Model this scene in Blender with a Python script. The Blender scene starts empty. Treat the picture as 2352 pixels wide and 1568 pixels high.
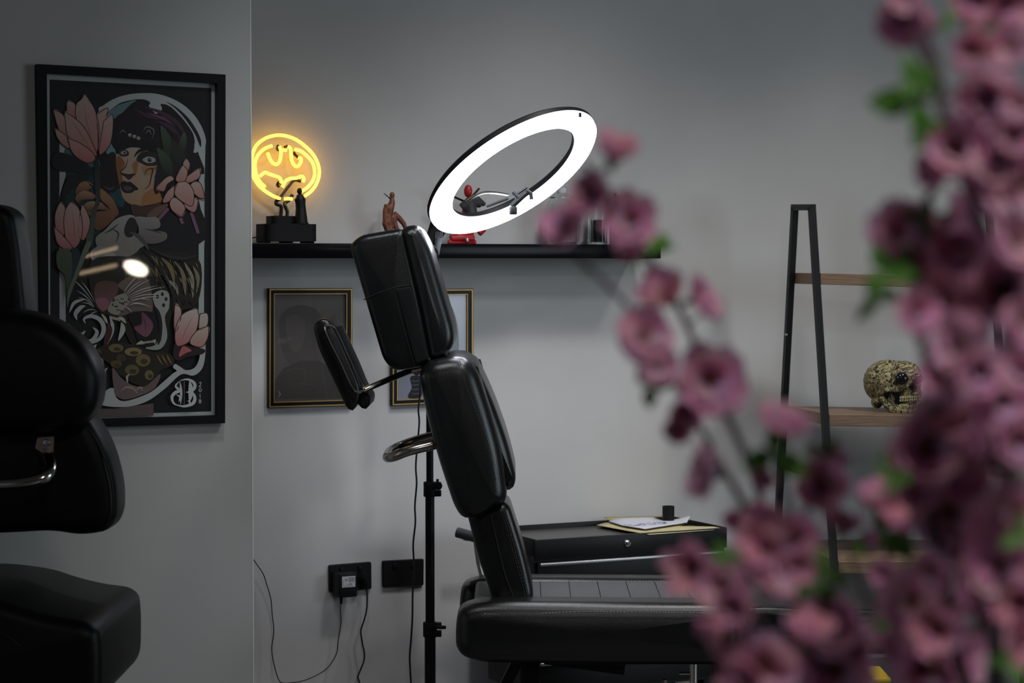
import bpy, bmesh, math, random
from mathutils import Vector, Matrix
from mathutils.geometry import tessellate_polygon
R = math.radians
C = bpy.context.scene.collection
SC = bpy.context.scene
random.seed(7)

# ------------------------------------------------------------------ camera, light, exposure
F, CX, CY, HZ, CAMZ = 5000.0, 1176.0, 784.0, 600.0, 1.42
PT = math.atan((CY - HZ) / F)
cam_d = bpy.data.cameras.new('camera')
cam = bpy.data.objects.new('camera', cam_d); C.objects.link(cam)
cam.location = (0, 0, CAMZ); cam.rotation_euler = (R(90) - PT, 0, 0)
cam_d.sensor_width = 36; cam_d.lens = F / 2352 * 36; cam_d.clip_start = 0.05
cam_d.dof.use_dof = True; cam_d.dof.focus_distance = 6.0; cam_d.dof.aperture_fstop = 5.6
cam_d.dof.aperture_blades = 0
SC.camera = cam

w = bpy.data.worlds.new('world'); SC.world = w; w.use_nodes = True
w.node_tree.nodes['Background'].inputs[0].default_value = (0.72, 0.75, 0.78, 1)
w.node_tree.nodes['Background'].inputs[1].default_value = 0.0

WORLD_BG = w.node_tree.nodes['Background']
SC.view_settings.view_transform = 'Standard'; SC.view_settings.look = 'None'
SC.view_settings.gamma = 1; SC.view_settings.use_curve_mapping = False
SC.view_settings.exposure = 0.0
SC.cycles.use_denoising = True
SC.cycles.max_bounces = 8; SC.cycles.transparent_max_bounces = 12
SC.cycles.sample_clamp_indirect = 4.0
SC.cycles.caustics_reflective = False; SC.cycles.caustics_refractive = False

def area(name, loc, target, sx, sy, watts, col, spread=180):
    l = bpy.data.lights.new(name, 'AREA'); l.shape = 'RECTANGLE'; l.size = sx; l.size_y = sy
    l.energy = watts; l.color = col; l.spread = R(spread)
    o = bpy.data.objects.new(name, l); C.objects.link(o); o.location = loc
    d = Vector(target) - Vector(loc); o.rotation_euler = d.to_track_quat('-Z', 'Y').to_euler()
    return o
# track spotlights, last two added as wall fill (housings below), and side daylight
def spot(loc, target, watts, col, ang, soft=0.16):
    l = bpy.data.lights.new('track_spot_light', 'SPOT'); l.energy = watts; l.color = col; l.spot_size = R(ang); l.spot_blend = 1.0; l.shadow_soft_size = soft
    o = bpy.data.objects.new('track_spot_light', l); C.objects.link(o); o.location = loc
    o.rotation_euler = (Vector(target) - Vector(loc)).to_track_quat('-Z', 'Y').to_euler(); return o
CEIL = 3.45
EN = dict(s1=107, s2=128, s3=66, s4=96, c1=36, win=43, ring=24, neon=4.3, world=0.5)
SPOTS = [((0.72, 5.75, 3.25), (0.25, 6.75, 0.35), EN['s1'], (1.0, 0.955, 0.93), 78), ((2.05, 6.2, 3.25), (1.55, 7.2, 0.45), EN['s2'], (1.0, 0.95, 0.91), 78), ((-0.45, 4.7, 3.25), (-0.5, 6.75, 0.3), EN['s3'], (0.96, 0.98, 1.0), 44),
         ((0.9, 4.2, 3.25), (-0.3, 6.7, 0.35), EN['s4'], (0.97, 0.98, 1.0), 50)]  # third and fourth spots added to lift the lower wall
for a_ in SPOTS: spot(*a_)
WORLD_BG.inputs[1].default_value = EN['world']
area('added_fill_light', (0.7, 0.2, 3.3), (0.75, 1.5, 1.0), 0.4, 0.4, EN['c1'], (1.0, 0.93, 0.93), 150)  # added fill from above the viewer, evens out the blossoms
area('window_daylight', (5.6, 3.4, 1.7), (-0.5, 6.3, 1.0), 2.2, 1.9, EN['win'], (0.78, 0.93, 1.0), 150)


# ------------------------------------------------------------------ pixel geometry of the photograph -> world
cp, sp = math.cos(PT), math.sin(PT)
FW, RT, UP = Vector((0, cp, -sp)), Vector((1, 0, 0)), Vector((0, sp, cp))
CAM = Vector((0, 0, CAMZ))
def ray(px, py): return FW + RT * ((px - CX) / F) + UP * ((CY - py) / F)
def atY(px, py, Y):
    d = ray(px, py); return CAM + d * (Y / d.y)
def onplane(px, py, p, n):
    d = ray(px, py); return CAM + d * ((p - CAM).dot(n) / d.dot(n))
YAW = math.atan(0.5)
U = Vector((math.cos(YAW), math.sin(YAW), 0)); V = Vector((-math.sin(YAW), math.cos(YAW), 0))
W0 = atY(926, 1320, 6.93); W0.z = 0
LEFT_OFF = 0.62
def wall(px, py, off=0.0):            # point standing off the rear wall
    return onplane(px, py, W0 - V * off, V)
def uz(p): return (p - W0).dot(U), (p - W0).dot(V), p.z

# ------------------------------------------------------------------ materials
MATS = {}
def mat(name, col, rough=0.5, metal=0.0, bump=0.0, bscale=200, spec=0.5, var=0.0, vscale=5, emit=None, estr=0, coat=0.0, trans=0.0, ior=1.45, attr=False, sheen=0.0, alpha=1.0):
    if name in MATS: return MATS[name]
    m = bpy.data.materials.new(name); m.use_nodes = True; N = m.node_tree.nodes; L = m.node_tree.links
    b = N['Principled BSDF']
    b.inputs['Base Color'].default_value = (*col, 1); b.inputs['Roughness'].default_value = rough
    b.inputs['Metallic'].default_value = metal; b.inputs['Specular IOR Level'].default_value = spec
    b.inputs['Coat Weight'].default_value = coat; b.inputs['Transmission Weight'].default_value = trans
    b.inputs['IOR'].default_value = ior; b.inputs['Sheen Weight'].default_value = sheen
    b.inputs['Alpha'].default_value = alpha
    tc = N.new('ShaderNodeTexCoord')
    if var > 0:
        n = N.new('ShaderNodeTexNoise'); n.inputs['Scale'].default_value = vscale; n.inputs['Detail'].default_value = 6
        L.new(tc.outputs['Object'], n.inputs['Vector'])
        r = N.new('ShaderNodeValToRGB')
        r.color_ramp.elements[0].position = 0.3; r.color_ramp.elements[1].position = 0.7
        r.color_ramp.elements[0].color = (*[c * (1 - var) for c in col], 1)
        r.color_ramp.elements[1].color = (*[min(1, c * (1 + var)) for c in col], 1)
        L.new(n.outputs['Fac'], r.inputs[0]); L.new(r.outputs[0], b.inputs['Base Color'])
    if attr:
        a = N.new('ShaderNodeAttribute'); a.attribute_name = 'Col'; L.new(a.outputs['Color'], b.inputs['Base Color'])
    if bump > 0:
        n = N.new('ShaderNodeTexNoise'); n.inputs['Scale'].default_value = bscale; n.inputs['Detail'].default_value = 4
        L.new(tc.outputs['Object'], n.inputs['Vector'])
        bp = N.new('ShaderNodeBump'); bp.inputs['Strength'].default_value = bump; bp.inputs['Distance'].default_value = 0.002
        L.new(n.outputs['Fac'], bp.inputs['Height']); L.new(bp.outputs[0], b.inputs['Normal'])
    if emit:
        b.inputs['Emission Color'].default_value = (*emit, 1); b.inputs['Emission Strength'].default_value = estr
    MATS[name] = m; return m
def s2l(c): return tuple(((v / 255) / 12.92) if v / 255 <= .04045 else (((v / 255) + .055) / 1.055) ** 2.4 for v in c)

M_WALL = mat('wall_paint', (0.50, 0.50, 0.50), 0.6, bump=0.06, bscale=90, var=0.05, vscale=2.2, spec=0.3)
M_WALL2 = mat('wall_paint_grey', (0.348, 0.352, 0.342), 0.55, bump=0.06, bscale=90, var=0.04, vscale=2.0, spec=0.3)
M_CEIL = mat('ceiling_paint', (0.12, 0.12, 0.12), 0.8)
M_FLOOR = mat('concrete_floor', (0.16, 0.155, 0.15), 0.35, var=0.2, vscale=3)
M_LEATHER = mat('black_leather', (0.0045, 0.005, 0.0055), 0.29, bump=0.2, bscale=420, spec=0.62, var=0.25, vscale=9)
M_LEATHER2 = mat('black_leather_old', (0.0025, 0.0027, 0.003), 0.42, bump=0.25, bscale=380, spec=0.2, var=0.25, vscale=9)
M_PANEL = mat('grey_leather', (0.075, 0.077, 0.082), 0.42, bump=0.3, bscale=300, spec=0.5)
M_STITCH = mat('thread', (0.30, 0.32, 0.34), 0.8)
M_STITCHD = mat('dark_thread', (0.06, 0.06, 0.065), 0.8)
M_CHROME = mat('chrome', (0.62, 0.6, 0.57), 0.16, 1.0)
M_CHROMED = mat('worn_chrome', (0.42, 0.39, 0.36), 0.24, 1.0)
M_STEEL = mat('brushed_steel', (0.4, 0.41, 0.42), 0.35, 1.0)
M_BLACK = mat('black_metal', (0.008, 0.009, 0.010), 0.45, 0.0, spec=0.22)
M_BLACKP = mat('black_plastic', (0.008, 0.008, 0.009), 0.5, spec=0.2)
M_BLACKG = mat('black_gloss', (0.004, 0.0036, 0.005), 0.2, spec=0.1)
M_GREYP = mat('grey_plastic', (0.10, 0.105, 0.11), 0.5)
M_CORD = mat('black_rubber', (0.008, 0.008, 0.009), 0.5)

# ------------------------------------------------------------------ object helpers
INV = {}
def thing(name, label, cat, loc=(0, 0, 0), rotz=0.0, group=None):
    o = bpy.data.objects.new(name, None); C.objects.link(o); o.empty_display_size = 0.05
    o.location = loc; o.rotation_euler = (0, 0, rotz); o['label'] = label; o['category'] = cat
    if group: o['group'] = group
    INV[o.name] = (Matrix.Translation(Vector(loc)) @ Matrix.Rotation(rotz, 4, 'Z')).inverted()
    return o
def link_mesh(name, bm, m, parent=None, smooth=True, label=None, ang=35):
    me = bpy.data.meshes.new(name)
    o = bpy.data.objects.new(name, me); C.objects.link(o)
    inv = Matrix()
    if parent is not None:
        p = parent
        while p.parent: p = p.parent
        inv = INV[p.name]
    else:
        bb = [v.co for v in bm.verts]
        c = Vector(((min(v.x for v in bb) + max(v.x for v in bb)) / 2, (min(v.y for v in bb) + max(v.y for v in bb)) / 2, min(v.z for v in bb)))
        inv = Matrix.Translation(-c); o.location = c
    bm.transform(inv)
    bmesh.ops.recalc_face_normals(bm, faces=bm.faces)
    bm.to_mesh(me); bm.free()
    for mm in (m if isinstance(m, (list, tuple)) else [m]): me.materials.append(mm)
    if smooth:
        me.polygons.foreach_set('use_smooth', [True] * len(me.polygons))
        try: me.set_sharp_from_angle(angle=R(ang))
        except Exception: pass
    if parent is not None: o.parent = parent
    if label: o['label'] = label
    return o
def solo(o, label, cat, group=None):
    o['label'] = label; o['category'] = cat
    if group: o['group'] = group
    return o
def struct(o): o['kind'] = 'structure'; return o

def abox(bm, a, b, fr=None, bev=0.0, seg=2):
    """box between corners a,b in frame fr (Matrix)"""
    x0, y0, z0 = a; x1, y1, z1 = b
    t = bmesh.new()
    vs = [t.verts.new((x, y, z)) for x in (min(x0, x1), max(x0, x1)) for y in (min(y0, y1), max(y0, y1)) for z in (min(z0, z1), max(z0, z1))]
    for f in ((0, 1, 3, 2), (4, 6, 7, 5), (0, 4, 5, 1), (2, 3, 7, 6), (0, 2, 6, 4), (1, 5, 7, 3)): t.faces.new([vs[i] for i in f])
    if bev > 0: bmesh.ops.bevel(t, geom=t.edges[:], offset=bev, segments=seg, affect='EDGES', profile=0.5)
    if fr is not None: t.transform(fr)
    me = bpy.data.meshes.new('tmp'); t.to_mesh(me); t.free(); bm.from_mesh(me); bpy.data.meshes.remove(me)
def catmull(pts, n=6, closed=False):
    P = [Vector(p) for p in pts]; out = []; k = len(P)
    for i in range(k if closed else k - 1):
        p0 = P[(i - 1) % k] if closed or i > 0 else P[0] * 2 - P[1]
        p1 = P[i]; p2 = P[(i + 1) % k]
        p3 = P[(i + 2) % k] if closed or i + 2 < k else P[-1] * 2 - P[-2]
        for j in range(n):
            t = j / n
            out.append(0.5 * ((2 * p1) + (p2 - p0) * t + (2 * p0 - 5 * p1 + 4 * p2 - p3) * t * t + (3 * p1 - p0 - 3 * p2 + p3) * t ** 3))
    if not closed: out.append(P[-1])
    return out
def tube(bm, pts, rad, seg=10, closed=False, cap=True):
    P = [Vector(p) for p in pts]; n = len(P)
    rads = rad if isinstance(rad, (list, tuple)) else [rad] * n
    if len(rads) != n: rads = [rads[0] + (rads[-1] - rads[0]) * i / (n - 1) for i in range(n)]
    prev = None; rings = []
    for i in range(n):
        if closed: t = (P[(i + 1) % n] - P[i - 1])
        else: t = P[min(i + 1, n - 1)] - P[max(i - 1, 0)]
        t.normalize()
        if prev is None:
            a = Vector((0, 0, 1)) if abs(t.z) < 0.9 else Vector((1, 0, 0)); u = t.cross(a).normalized()
        else: u = (prev - t * prev.dot(t)).normalized()
        prev = u; v = t.cross(u)
        rings.append([bm.verts.new(P[i] + (u * math.cos(2 * math.pi * k / seg) + v * math.sin(2 * math.pi * k / seg)) * rads[i]) for k in range(seg)])
    m = n if closed else n - 1
    for i in range(m):
        a, b = rings[i], rings[(i + 1) % n]
        for k in range(seg): bm.faces.new((a[k], a[(k + 1) % seg], b[(k + 1) % seg], b[k]))
    if cap and not closed:
        bm.faces.new(rings[0][::-1]); bm.faces.new(rings[-1])
def lathe(bm, prof, c, axis=Vector((0, 0, 1)), seg=24):
    c = Vector(c); axis = axis.normalized()
    a = Vector((1, 0, 0)) if abs(axis.x) < 0.8 else Vector((0, 1, 0)); u = axis.cross(a).normalized(); v = axis.cross(u)
    rings = []
    for r, h in prof:
        if r < 1e-6: rings.append([bm.verts.new(c + axis * h)])
        else: rings.append([bm.verts.new(c + axis * h + (u * math.cos(2 * math.pi * k / seg) + v * math.sin(2 * math.pi * k / seg)) * r) for k in range(seg)])
    for i in range(len(rings) - 1):
        a, b = rings[i], rings[i + 1]
        for k in range(seg):
            k2 = (k + 1) % seg
            if len(a) == 1 and len(b) == 1: continue
            if len(a) == 1: bm.faces.new((a[0], b[k2], b[k]))
            elif len(b) == 1: bm.faces.new((a[k], a[k2], b[0]))
            else: bm.faces.new((a[k], a[k2], b[k2], b[k]))
def ellipsoid(bm, c, r, rot=None, u=20, v=12):
    M = Matrix.Translation(Vector(c)) @ (rot.to_4x4() if rot is not None else Matrix()) @ Matrix.Diagonal((*r, 1))
    bmesh.ops.create_uvsphere(bm, u_segments=u, v_segments=v, radius=1, matrix=M)
def rounded(pts, rad, n=6):
    """closed polygon of 2-d points with corners rounded by rad (number or list)"""
    k = len(pts); out = []
    for i in range(k):
        p = Vector(pts[i][:2]); a = Vector(pts[i - 1][:2]); b = Vector(pts[(i + 1) % k][:2])
        r = pts[i][2] if len(pts[i]) > 2 else rad
        da, db = (a - p), (b - p); r_ = min(r, da.length * .48, db.length * .48)
        s, e = p + da.normalized() * r_, p + db.normalized() * r_
        for j in range(n + 1):
            t = j / n; out.append(s * (1 - t) ** 2 + p * 2 * t * (1 - t) + e * t * t)
    return out
def resample(P, step):
    P = [Vector(p) for p in P]; out = []; k = len(P); acc = 0.0
    L = sum((P[(i + 1) % k] - P[i]).length for i in range(k)); n = max(12, int(L / step)); step = L / n
    nxt = 0.0; d = 0.0
    for i in range(k):
        a, b = P[i], P[(i + 1) % k]; l = (b - a).length
        while nxt < d + l - 1e-9 and len(out) < n:
            out.append(a + (b - a) * ((nxt - d) / max(l, 1e-9))); nxt += step
        d += l
    return out
def slab(bm, outline, Y0, Y1, r=0.03, puff=0.012, yaw=0.0, pivot=None, Yref=None, rings=5):
    """cushion: outline in photo pixels seen on its near face (depth Y0), solid until Y1, rounded edges"""
    Yr = Y0 if Yref is None else Yref
    P = []
    for p in outline:
        q = atY(p[0], p[1], Yr); P.append(Vector((q.x, q.z)))
    P = resample(P, 0.012); n = len(P)
    A = sum(P[i].x * P[(i + 1) % n].y - P[(i + 1) % n].x * P[i].y for i in range(n))
    if A < 0: P.reverse()
    def normals(Q):
        out = []
        for i in range(n):
            t = Q[(i + 2) % n] - Q[i - 2]; t = t.normalized() if t.length > 1e-9 else Vector((1, 0)); out.append(Vector((-t.y, t.x)))
        return out
    nor = normals(P)
    def ring(ins, y): return [bm.verts.new((P[i].x + nor[i].x * ins, y, P[i].y + nor[i].y * ins)) for i in range(n)]
    steps = []
    c = Vector((sum(p.x for p in P) / n, sum(p.y for p in P) / n))
    for j in range(rings + 1):
        a = math.pi / 2 * j / rings; steps.append((r * (1 - math.sin(a)), r * (1 - math.cos(a))))
    # near cap .. far cap
    R_ = [ring(i_, Y0 + d_) for i_, d_ in steps] + [ring(i_, Y1 - d_) for i_, d_ in reversed(steps)]
    for a, b in zip(R_, R_[1:]):
        for i in range(n): bm.faces.new((a[i], a[(i + 1) % n], b[(i + 1) % n], b[i]))
    for rg, y, s in ((R_[0], Y0, -1), (R_[-1], Y1, 1)):
        last = rg
        for t in (0.12, 0.3, 0.55, 0.8):
            nr = [bm.verts.new((v.co.x + (c.x - v.co.x) * t, y + s * puff * math.sin(t * math.pi / 2), v.co.z + (c.y - v.co.z) * t)) for v in rg]
            for i in range(n): bm.faces.new((last[i], last[(i + 1) % n], nr[(i + 1) % n], nr[i]))
            last = nr
        cv = bm.verts.new((c.x, y + s * puff, c.y))
        for i in range(n): bm.faces.new((last[i], last[(i + 1) % n], cv))
def dashes(bm, pts, dl=0.006, gap=0.004, r=0.0007):
    P = [Vector(p) for p in pts]; d = 0.0; on = True; start = P[0]
    seq = []
    for a, b in zip(P, P[1:]):
        l = (b - a).length; t = 0.0
        while t < l:
            seq.append(a + (b - a) * (t / l)); t += dl + gap
    for i in range(len(seq) - 1):
        v = seq[i + 1] - seq[i]
        if v.length > 3 * (dl + gap): continue
        tube(bm, [seq[i], seq[i] + v * (dl / (dl + gap))], r, 4)
WF = Matrix((( U.x, V.x, 0, W0.x), (U.y, V.y, 0, W0.y), (0, 0, 1, 0), (0, 0, 0, 1)))   # frame of the rear wall (x along, y into)

# ------------------------------------------------------------------ the room
xl = uz(wall(577, 700, LEFT_OFF))[0]
def structure_box(name, a, b, m, fr=None, bev=0):
    bm = bmesh.new(); abox(bm, a, b, fr, bev); return struct(link_mesh(name, bm, m, None, False))
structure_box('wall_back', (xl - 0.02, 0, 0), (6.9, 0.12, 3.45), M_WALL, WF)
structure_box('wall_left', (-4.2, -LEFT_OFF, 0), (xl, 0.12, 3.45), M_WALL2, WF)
structure_box('trim_1', (xl, -LEFT_OFF - 0.0015, 0), (xl + 0.003, -LEFT_OFF + 0.02, 3.45), mat('corner_bead', (0.6, 0.63, 0.63), 0.4), WF)
structure_box('floor', (-5, -4.2, -0.1), (6.2, 10.2, 0.0), M_FLOOR)
structure_box('ceiling', (-5, -4.2, 3.45), (6.2, 10.2, 3.55), M_CEIL)
structure_box('wall_right', (6.1, -4.2, 0), (6.2, 10.2, 3.45), M_WALL)
structure_box('wall_front', (-5, -4.3, 0), (6.2, -4.2, 3.45), mat('dark_paint', (0.05, 0.05, 0.052), 0.7))

# track spotlights on the ceiling, the last two added for wall fill
def track_lamp(loc, target, label):
    loc, d = Vector(loc), (Vector(target) - Vector(loc)).normalized()
    t = thing('track_spotlight', label, 'ceiling lamp', tuple(loc), 0)
    bm = bmesh.new(); lathe(bm, [(0.058, 0.0), (0.060, -0.01), (0.060, -0.13), (0.05, -0.15), (0, -0.15), (0, -0.14), (0.045, -0.13), (0.053, -0.05), (0.054, 0.0)], loc + d * 0.07, d, 24); link_mesh('lamp_head', bm, M_BLACKP, t)
    bm = bmesh.new(); tube(bm, [loc - d * 0.05, Vector((loc.x, loc.y, CEIL))], 0.008, 8); link_mesh('bracket', bm, M_BLACKP, t)
for a_, lb in zip(SPOTS, ('black track spotlight nearest the middle of the rear wall', 'black track spotlight above the ladder shelf', 'black track spotlight added out of view to fill the lower left wall', 'black track spotlight added out of view to brighten the low wall')): track_lamp(a_[0], a_[1], lb)
t = thing('added_fill_lamp', 'square panel lamp added out of view above the viewer to fill the blossoms', 'ceiling lamp', (0.7, 0.2, 3.3), 0)  # unseen housing added around the blossom fill light
bm = bmesh.new(); abox(bm, (0.48, -0.02, 3.32), (0.92, 0.42, 3.45), None, .006); link_mesh('housing', bm, M_BLACKP, t)

# ------------------------------------------------------------------ artwork painting helper
class Art:
    """flat inks on a print: each shape is a filled patch a hair above the last one"""
    def __init__(s, proj): s.bm = bmesh.new(); s.col = s.bm.loops.layers.float_color.new('Col'); s.k = 0; s.proj = proj
    def fill(s, pts, c, c2=None, smooth=True, tr=lambda x, y: (x, y)):
        P = [tr(*p) for p in pts]
        Q = [Vector((x, y, 0)) for x, y in P]
        if smooth: Q = catmull(Q, 5, True)
        s.k += 1; off = 0.0006 + 0.00006 * s.k
        ys = [q.y for q in Q]; y0, y1 = min(ys), max(ys)
        c = s2l(c); c2 = s2l(c2) if c2 else c
        vs = [s.bm.verts.new(s.proj(q.x, q.y, off)) for q in Q]
        cols = []
        for q in Q:
            t = (q.y - y0) / max(1e-6, y1 - y0); cols.append((*[a + (b - a) * t for a, b in zip(c, c2)], 1))
        for tri in tessellate_polygon([Q]):
            try: f = s.bm.faces.new([vs[i] for i in tri])
            except ValueError: continue
            for lp, i in zip(f.loops, tri): lp[s.col] = cols[i]
    def line(s, pts, wd, c, tr=lambda x, y: (x, y), taper=True, smooth=True):
        P = [Vector((*tr(*p), 0)) for p in pts]; wd = max(.9, wd * (tr(1, 0)[0] - tr(0, 0)[0]) * 1.25) if tr(1, 0)[0] - tr(0, 0)[0] < .9 else wd
        if smooth and len(P) > 2: P = catmull(P, 5)
        n = len(P); L_, R_ = [], []
        for i, p in enumerate(P):
            t = P[min(i + 1, n - 1)] - P[max(i - 1, 0)]; t.normalize()
            k = wd / 2 * ((0.15 + 0.85 * math.sin(math.pi * min(1, max(0, i / (n - 1))))) if taper else 1)
            nn = Vector((-t.y, t.x, 0)) * k; L_.append(p + nn); R_.append(p - nn)
        s.k += 0.2; off = 0.0006 + 0.00006 * (s.k + 1)
        lv = [s.bm.verts.new(s.proj(q.x, q.y, off)) for q in L_]; rv = [s.bm.verts.new(s.proj(q.x, q.y, off)) for q in R_]
        cc = (*s2l(c), 1)
        for i in range(n - 1):
            f = s.bm.faces.new((lv[i], lv[i + 1], rv[i + 1], rv[i]))
            for lp in f.loops: lp[s.col] = cc
    def disc(s, x, y, rx, ry, c, tr=lambda x, y: (x, y), rot=0):
        s.fill([(x + rx * math.cos(a) * math.cos(rot) - ry * math.sin(a) * math.sin(rot), y + rx * math.cos(a) * math.sin(rot) + ry * math.sin(a) * math.cos(rot)) for a in [2 * math.pi * i / 10 for i in range(10)]], c, tr=tr)
M_PRINT = mat('print_ink', (0.5, 0.5, 0.5), 0.55, attr=True, spec=0.3)
def pane_mat():
    m = bpy.data.materials.new('picture_glass'); m.use_nodes = True; N = m.node_tree.nodes; L = m.node_tree.links
    N.remove(N['Principled BSDF'])
    tr = N.new('ShaderNodeBsdfTransparent'); gl = N.new('ShaderNodeBsdfGlossy'); gl.inputs['Roughness'].default_value = 0.02
    fr = N.new('ShaderNodeFresnel'); fr.inputs['IOR'].default_value = 1.5; mx = N.new('ShaderNodeMixShader')
    L.new(fr.outputs[0], mx.inputs[0]); L.new(tr.outputs[0], mx.inputs[1]); L.new(gl.outputs[0], mx.inputs[2])
    L.new(mx.outputs[0], N['Material Output'].inputs['Surface']); return m
M_PANE = pane_mat()
def quad_bars(bm, corners_out, corners_in, proj, d0, d1, bev=0.0):
    """picture frame moulding between two pixel quads, from depth d0 to d1 off the wall"""
    n = 4
    o0 = [bm.verts.new(proj(*p, d0)) for p in corners_out]; o1 = [bm.verts.new(proj(*p, d1)) for p in corners_out]
    i0 = [bm.verts.new(proj(*p, d0)) for p in corners_in]; i1 = [bm.verts.new(proj(*p, d1)) for p in corners_in]
    for k in range(n):
        j = (k + 1) % n
        bm.faces.new((o0[k], o0[j], o1[j], o1[k])); bm.faces.new((o1[k], o1[j], i1[j], i1[k]))
        bm.faces.new((i1[k], i1[j], i0[j], i0[k])); bm.faces.new((i0[k], i0[j], o0[j], o0[k]))
def inset(c, d):
    (ax, ay), (bx, by), (cx_, cy_), (dx, dy) = c
    return [(ax + d, ay + d), (bx - d, by + d), (cx_ - d, cy_ - d), (dx + d, dy - d)]

# ------------------------------------------------------------------ large poster on the left wall
def LP(px, py, off=0.0): return onplane(px, py, W0 - V * (LEFT_OFF + off), V)
pc = LP(295, 960)
poster = thing('framed_poster', 'tall black framed illustration of a woman with pink flowers and a tiger', 'picture', tuple(LP(295, 970, 0.0)), YAW)
PO = [(79, 149), (510, 173), (509, 970), (92, 983)]
PI = [(101, 170), (491, 193), (491, 952), (107, 964)]
D = 0.030
def LPf(px, py, off): return LP(px, py, 0) - V * off      # same outline pushed straight off the wall
bm = bmesh.new(); quad_bars(bm, PO, PI, LPf, 0.0, D)
link_mesh('frame', bm, mat('black_frame', (0.004, 0.004, 0.005), 0.5, spec=0.15), poster, False)
A = Art(lambda x, y, o: LP(x, y, 0) - V * (0.008 + o))
A.fill(PI, (150, 156, 156), smooth=False)
A.fill([(112, 183), (483, 203), (483, 944), (114, 955)], (13, 14, 16), smooth=False)
z1 = lambda x, y: (60 + x / 3.646, 130 + y / 3.646)
z2 = lambda x, y: (60 + x / 3.564, 560 + y / 3.564)
GW = (150, 155, 155)
def f1(p, c, c2=None, s=True): A.fill(p, c, c2, s, z1)
def f2(p, c, c2=None, s=True): A.fill(p, c, c2, s, z2)
def l1(p, wd, c, taper=True): A.line(p, wd, c, z1, taper)
def l2(p, wd, c, taper=True): A.line(p, wd, c, z2, taper)
# columns and arch
f1([(272, 720), (325, 730), (325, 1180), (272, 1180)], GW, s=False)
A.fill([(134, 440), (149, 440), (149, 760), (135, 760)], GW, smooth=False)
f1([(600, 470), (640, 410), (740, 350), (850, 318), (960, 308), (1080, 312), (1200, 347), (1310, 407), (1400, 492), (1465, 597), (1497, 700), (1492, 780), (1484, 1200), (1484, 1570), (1437, 1570), (1437, 820), (700, 800)], GW, s=True)
A.fill([(454, 400), (467, 400), (466, 800), (454, 800)], GW, smooth=False)
f1([(330, 980), (600, 560), (740, 415), (840, 372), (960, 358), (1030, 385), (1008, 435), (1045, 478), (1095, 476), (1130, 440), (1120, 398), (1190, 415), (1270, 485), (1340, 570), (1392, 655), (1400, 740), (1345, 790), (1345, 825), (1385, 842), (1437, 818), (1437, 1200), (1437, 1570), (325, 1570)], (18, 13, 17))
A.fill([(149, 480), (454, 480), (454, 800), (440, 850), (250, 900), (149, 850)], (18, 16, 18), smooth=False)
f1([(1165, 380), (1250, 425), (1345, 510), (1415, 610), (1455, 700), (1450, 757), (1405, 650), (1320, 520), (1240, 435)], (16, 15, 18))
# teal ground
f1([(650, 500), (740, 420), (830, 385), (912, 368), (850, 440), (800, 520), (720, 515)], (84, 108, 114))
f1([(325, 770), (450, 800), (600, 870), (600, 960), (560, 930), (470, 910), (330, 850)], (55, 88, 92))
f1([(328, 1010), (440, 950), (560, 985), (620, 1010), (560, 1200), (600, 1400), (620, 1568), (500, 1568), (460, 1300), (400, 1200), (328, 1400)], (20, 44, 48))
f1([(660, 790), (700, 700), (745, 720), (750, 850), (700, 840)], (95, 125, 128))
f1([(690, 1150), (760, 1090), (820, 1200), (780, 1260)], (28, 60, 64))
# hat / hair
f1([(740, 520), (800, 470), (900, 380), (1000, 400), (1100, 500), (1250, 520), (1350, 620), (1400, 760), (1330, 900), (1200, 950), (1180, 1100), (1080, 1200), (1090, 900), (900, 760), (760, 790), (700, 700)], (24, 15, 22))
for p in ([(900, 440), (1020, 500), (1150, 520), (1240, 590)], [(980, 420), (1120, 470), (1260, 560), (1330, 680)], [(1080, 540), (1180, 580), (1260, 660), (1290, 760)]): l1(p, 26, (62, 38, 52))
l1([(1000, 470), (1130, 515), (1220, 575)], 12, (98, 62, 84))
f1([(620, 880), (730, 800), (760, 980), (770, 1080), (720, 1140), (640, 1120), (600, 1030)], (22, 17, 20))
l1([(640, 1080), (690, 1110), (740, 1085)], 10, (70, 66, 70))
# face
f1([(742, 880), (765, 800), (850, 755), (960, 755), (1080, 790), (1110, 880), (1085, 1000), (1075, 1100), (1130, 1190), (1090, 1225), (960, 1250), (870, 1238), (805, 1185), (778, 1090), (757, 990)], (150, 136, 120), (140, 112, 88))
f1([(742, 880), (765, 830), (800, 860), (820, 900), (790, 960), (800, 1040), (785, 1090), (770, 1060), (757, 990)], (118, 76, 44))
f1([(880, 900), (930, 870), (920, 960), (900, 1000), (890, 960)], (128, 92, 60))
f1([(980, 1150), (1080, 1100), (1125, 1190), (1080, 1225), (960, 1245)], (134, 92, 58))
f1([(960, 920), (1080, 900), (1060, 980), (990, 990)], (142, 108, 76))
f1([(740, 800), (760, 740), (900, 700), (1050, 720), (1120, 800), (1100, 830), (960, 770), (850, 765), (770, 815)], (16, 14, 16))
f1([(775, 790), (815, 778), (850, 800), (845, 830), (800, 838), (770, 820)], (40, 36, 36))
f1([(785, 800), (815, 788), (835, 805), (815, 820), (790, 818)], (130, 132, 132)); A.disc(815, 805, 9, 9, (20, 20, 22), z1)
f1([(915, 860), (960, 800), (1060, 800), (1110, 850), (1100, 905), (1010, 915), (950, 890)], (36, 28, 26))
f1([(965, 865), (1010, 838), (1065, 850), (1070, 880), (1010, 892)], (135, 136, 136)); A.disc(1025, 866, 17, 18, (28, 30, 34), z1); A.disc(1030, 860, 5, 5, (160, 165, 168), z1)
l1([(895, 840), (940, 790), (1020, 775), (1100, 800)], 22, (14, 12, 14))
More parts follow.
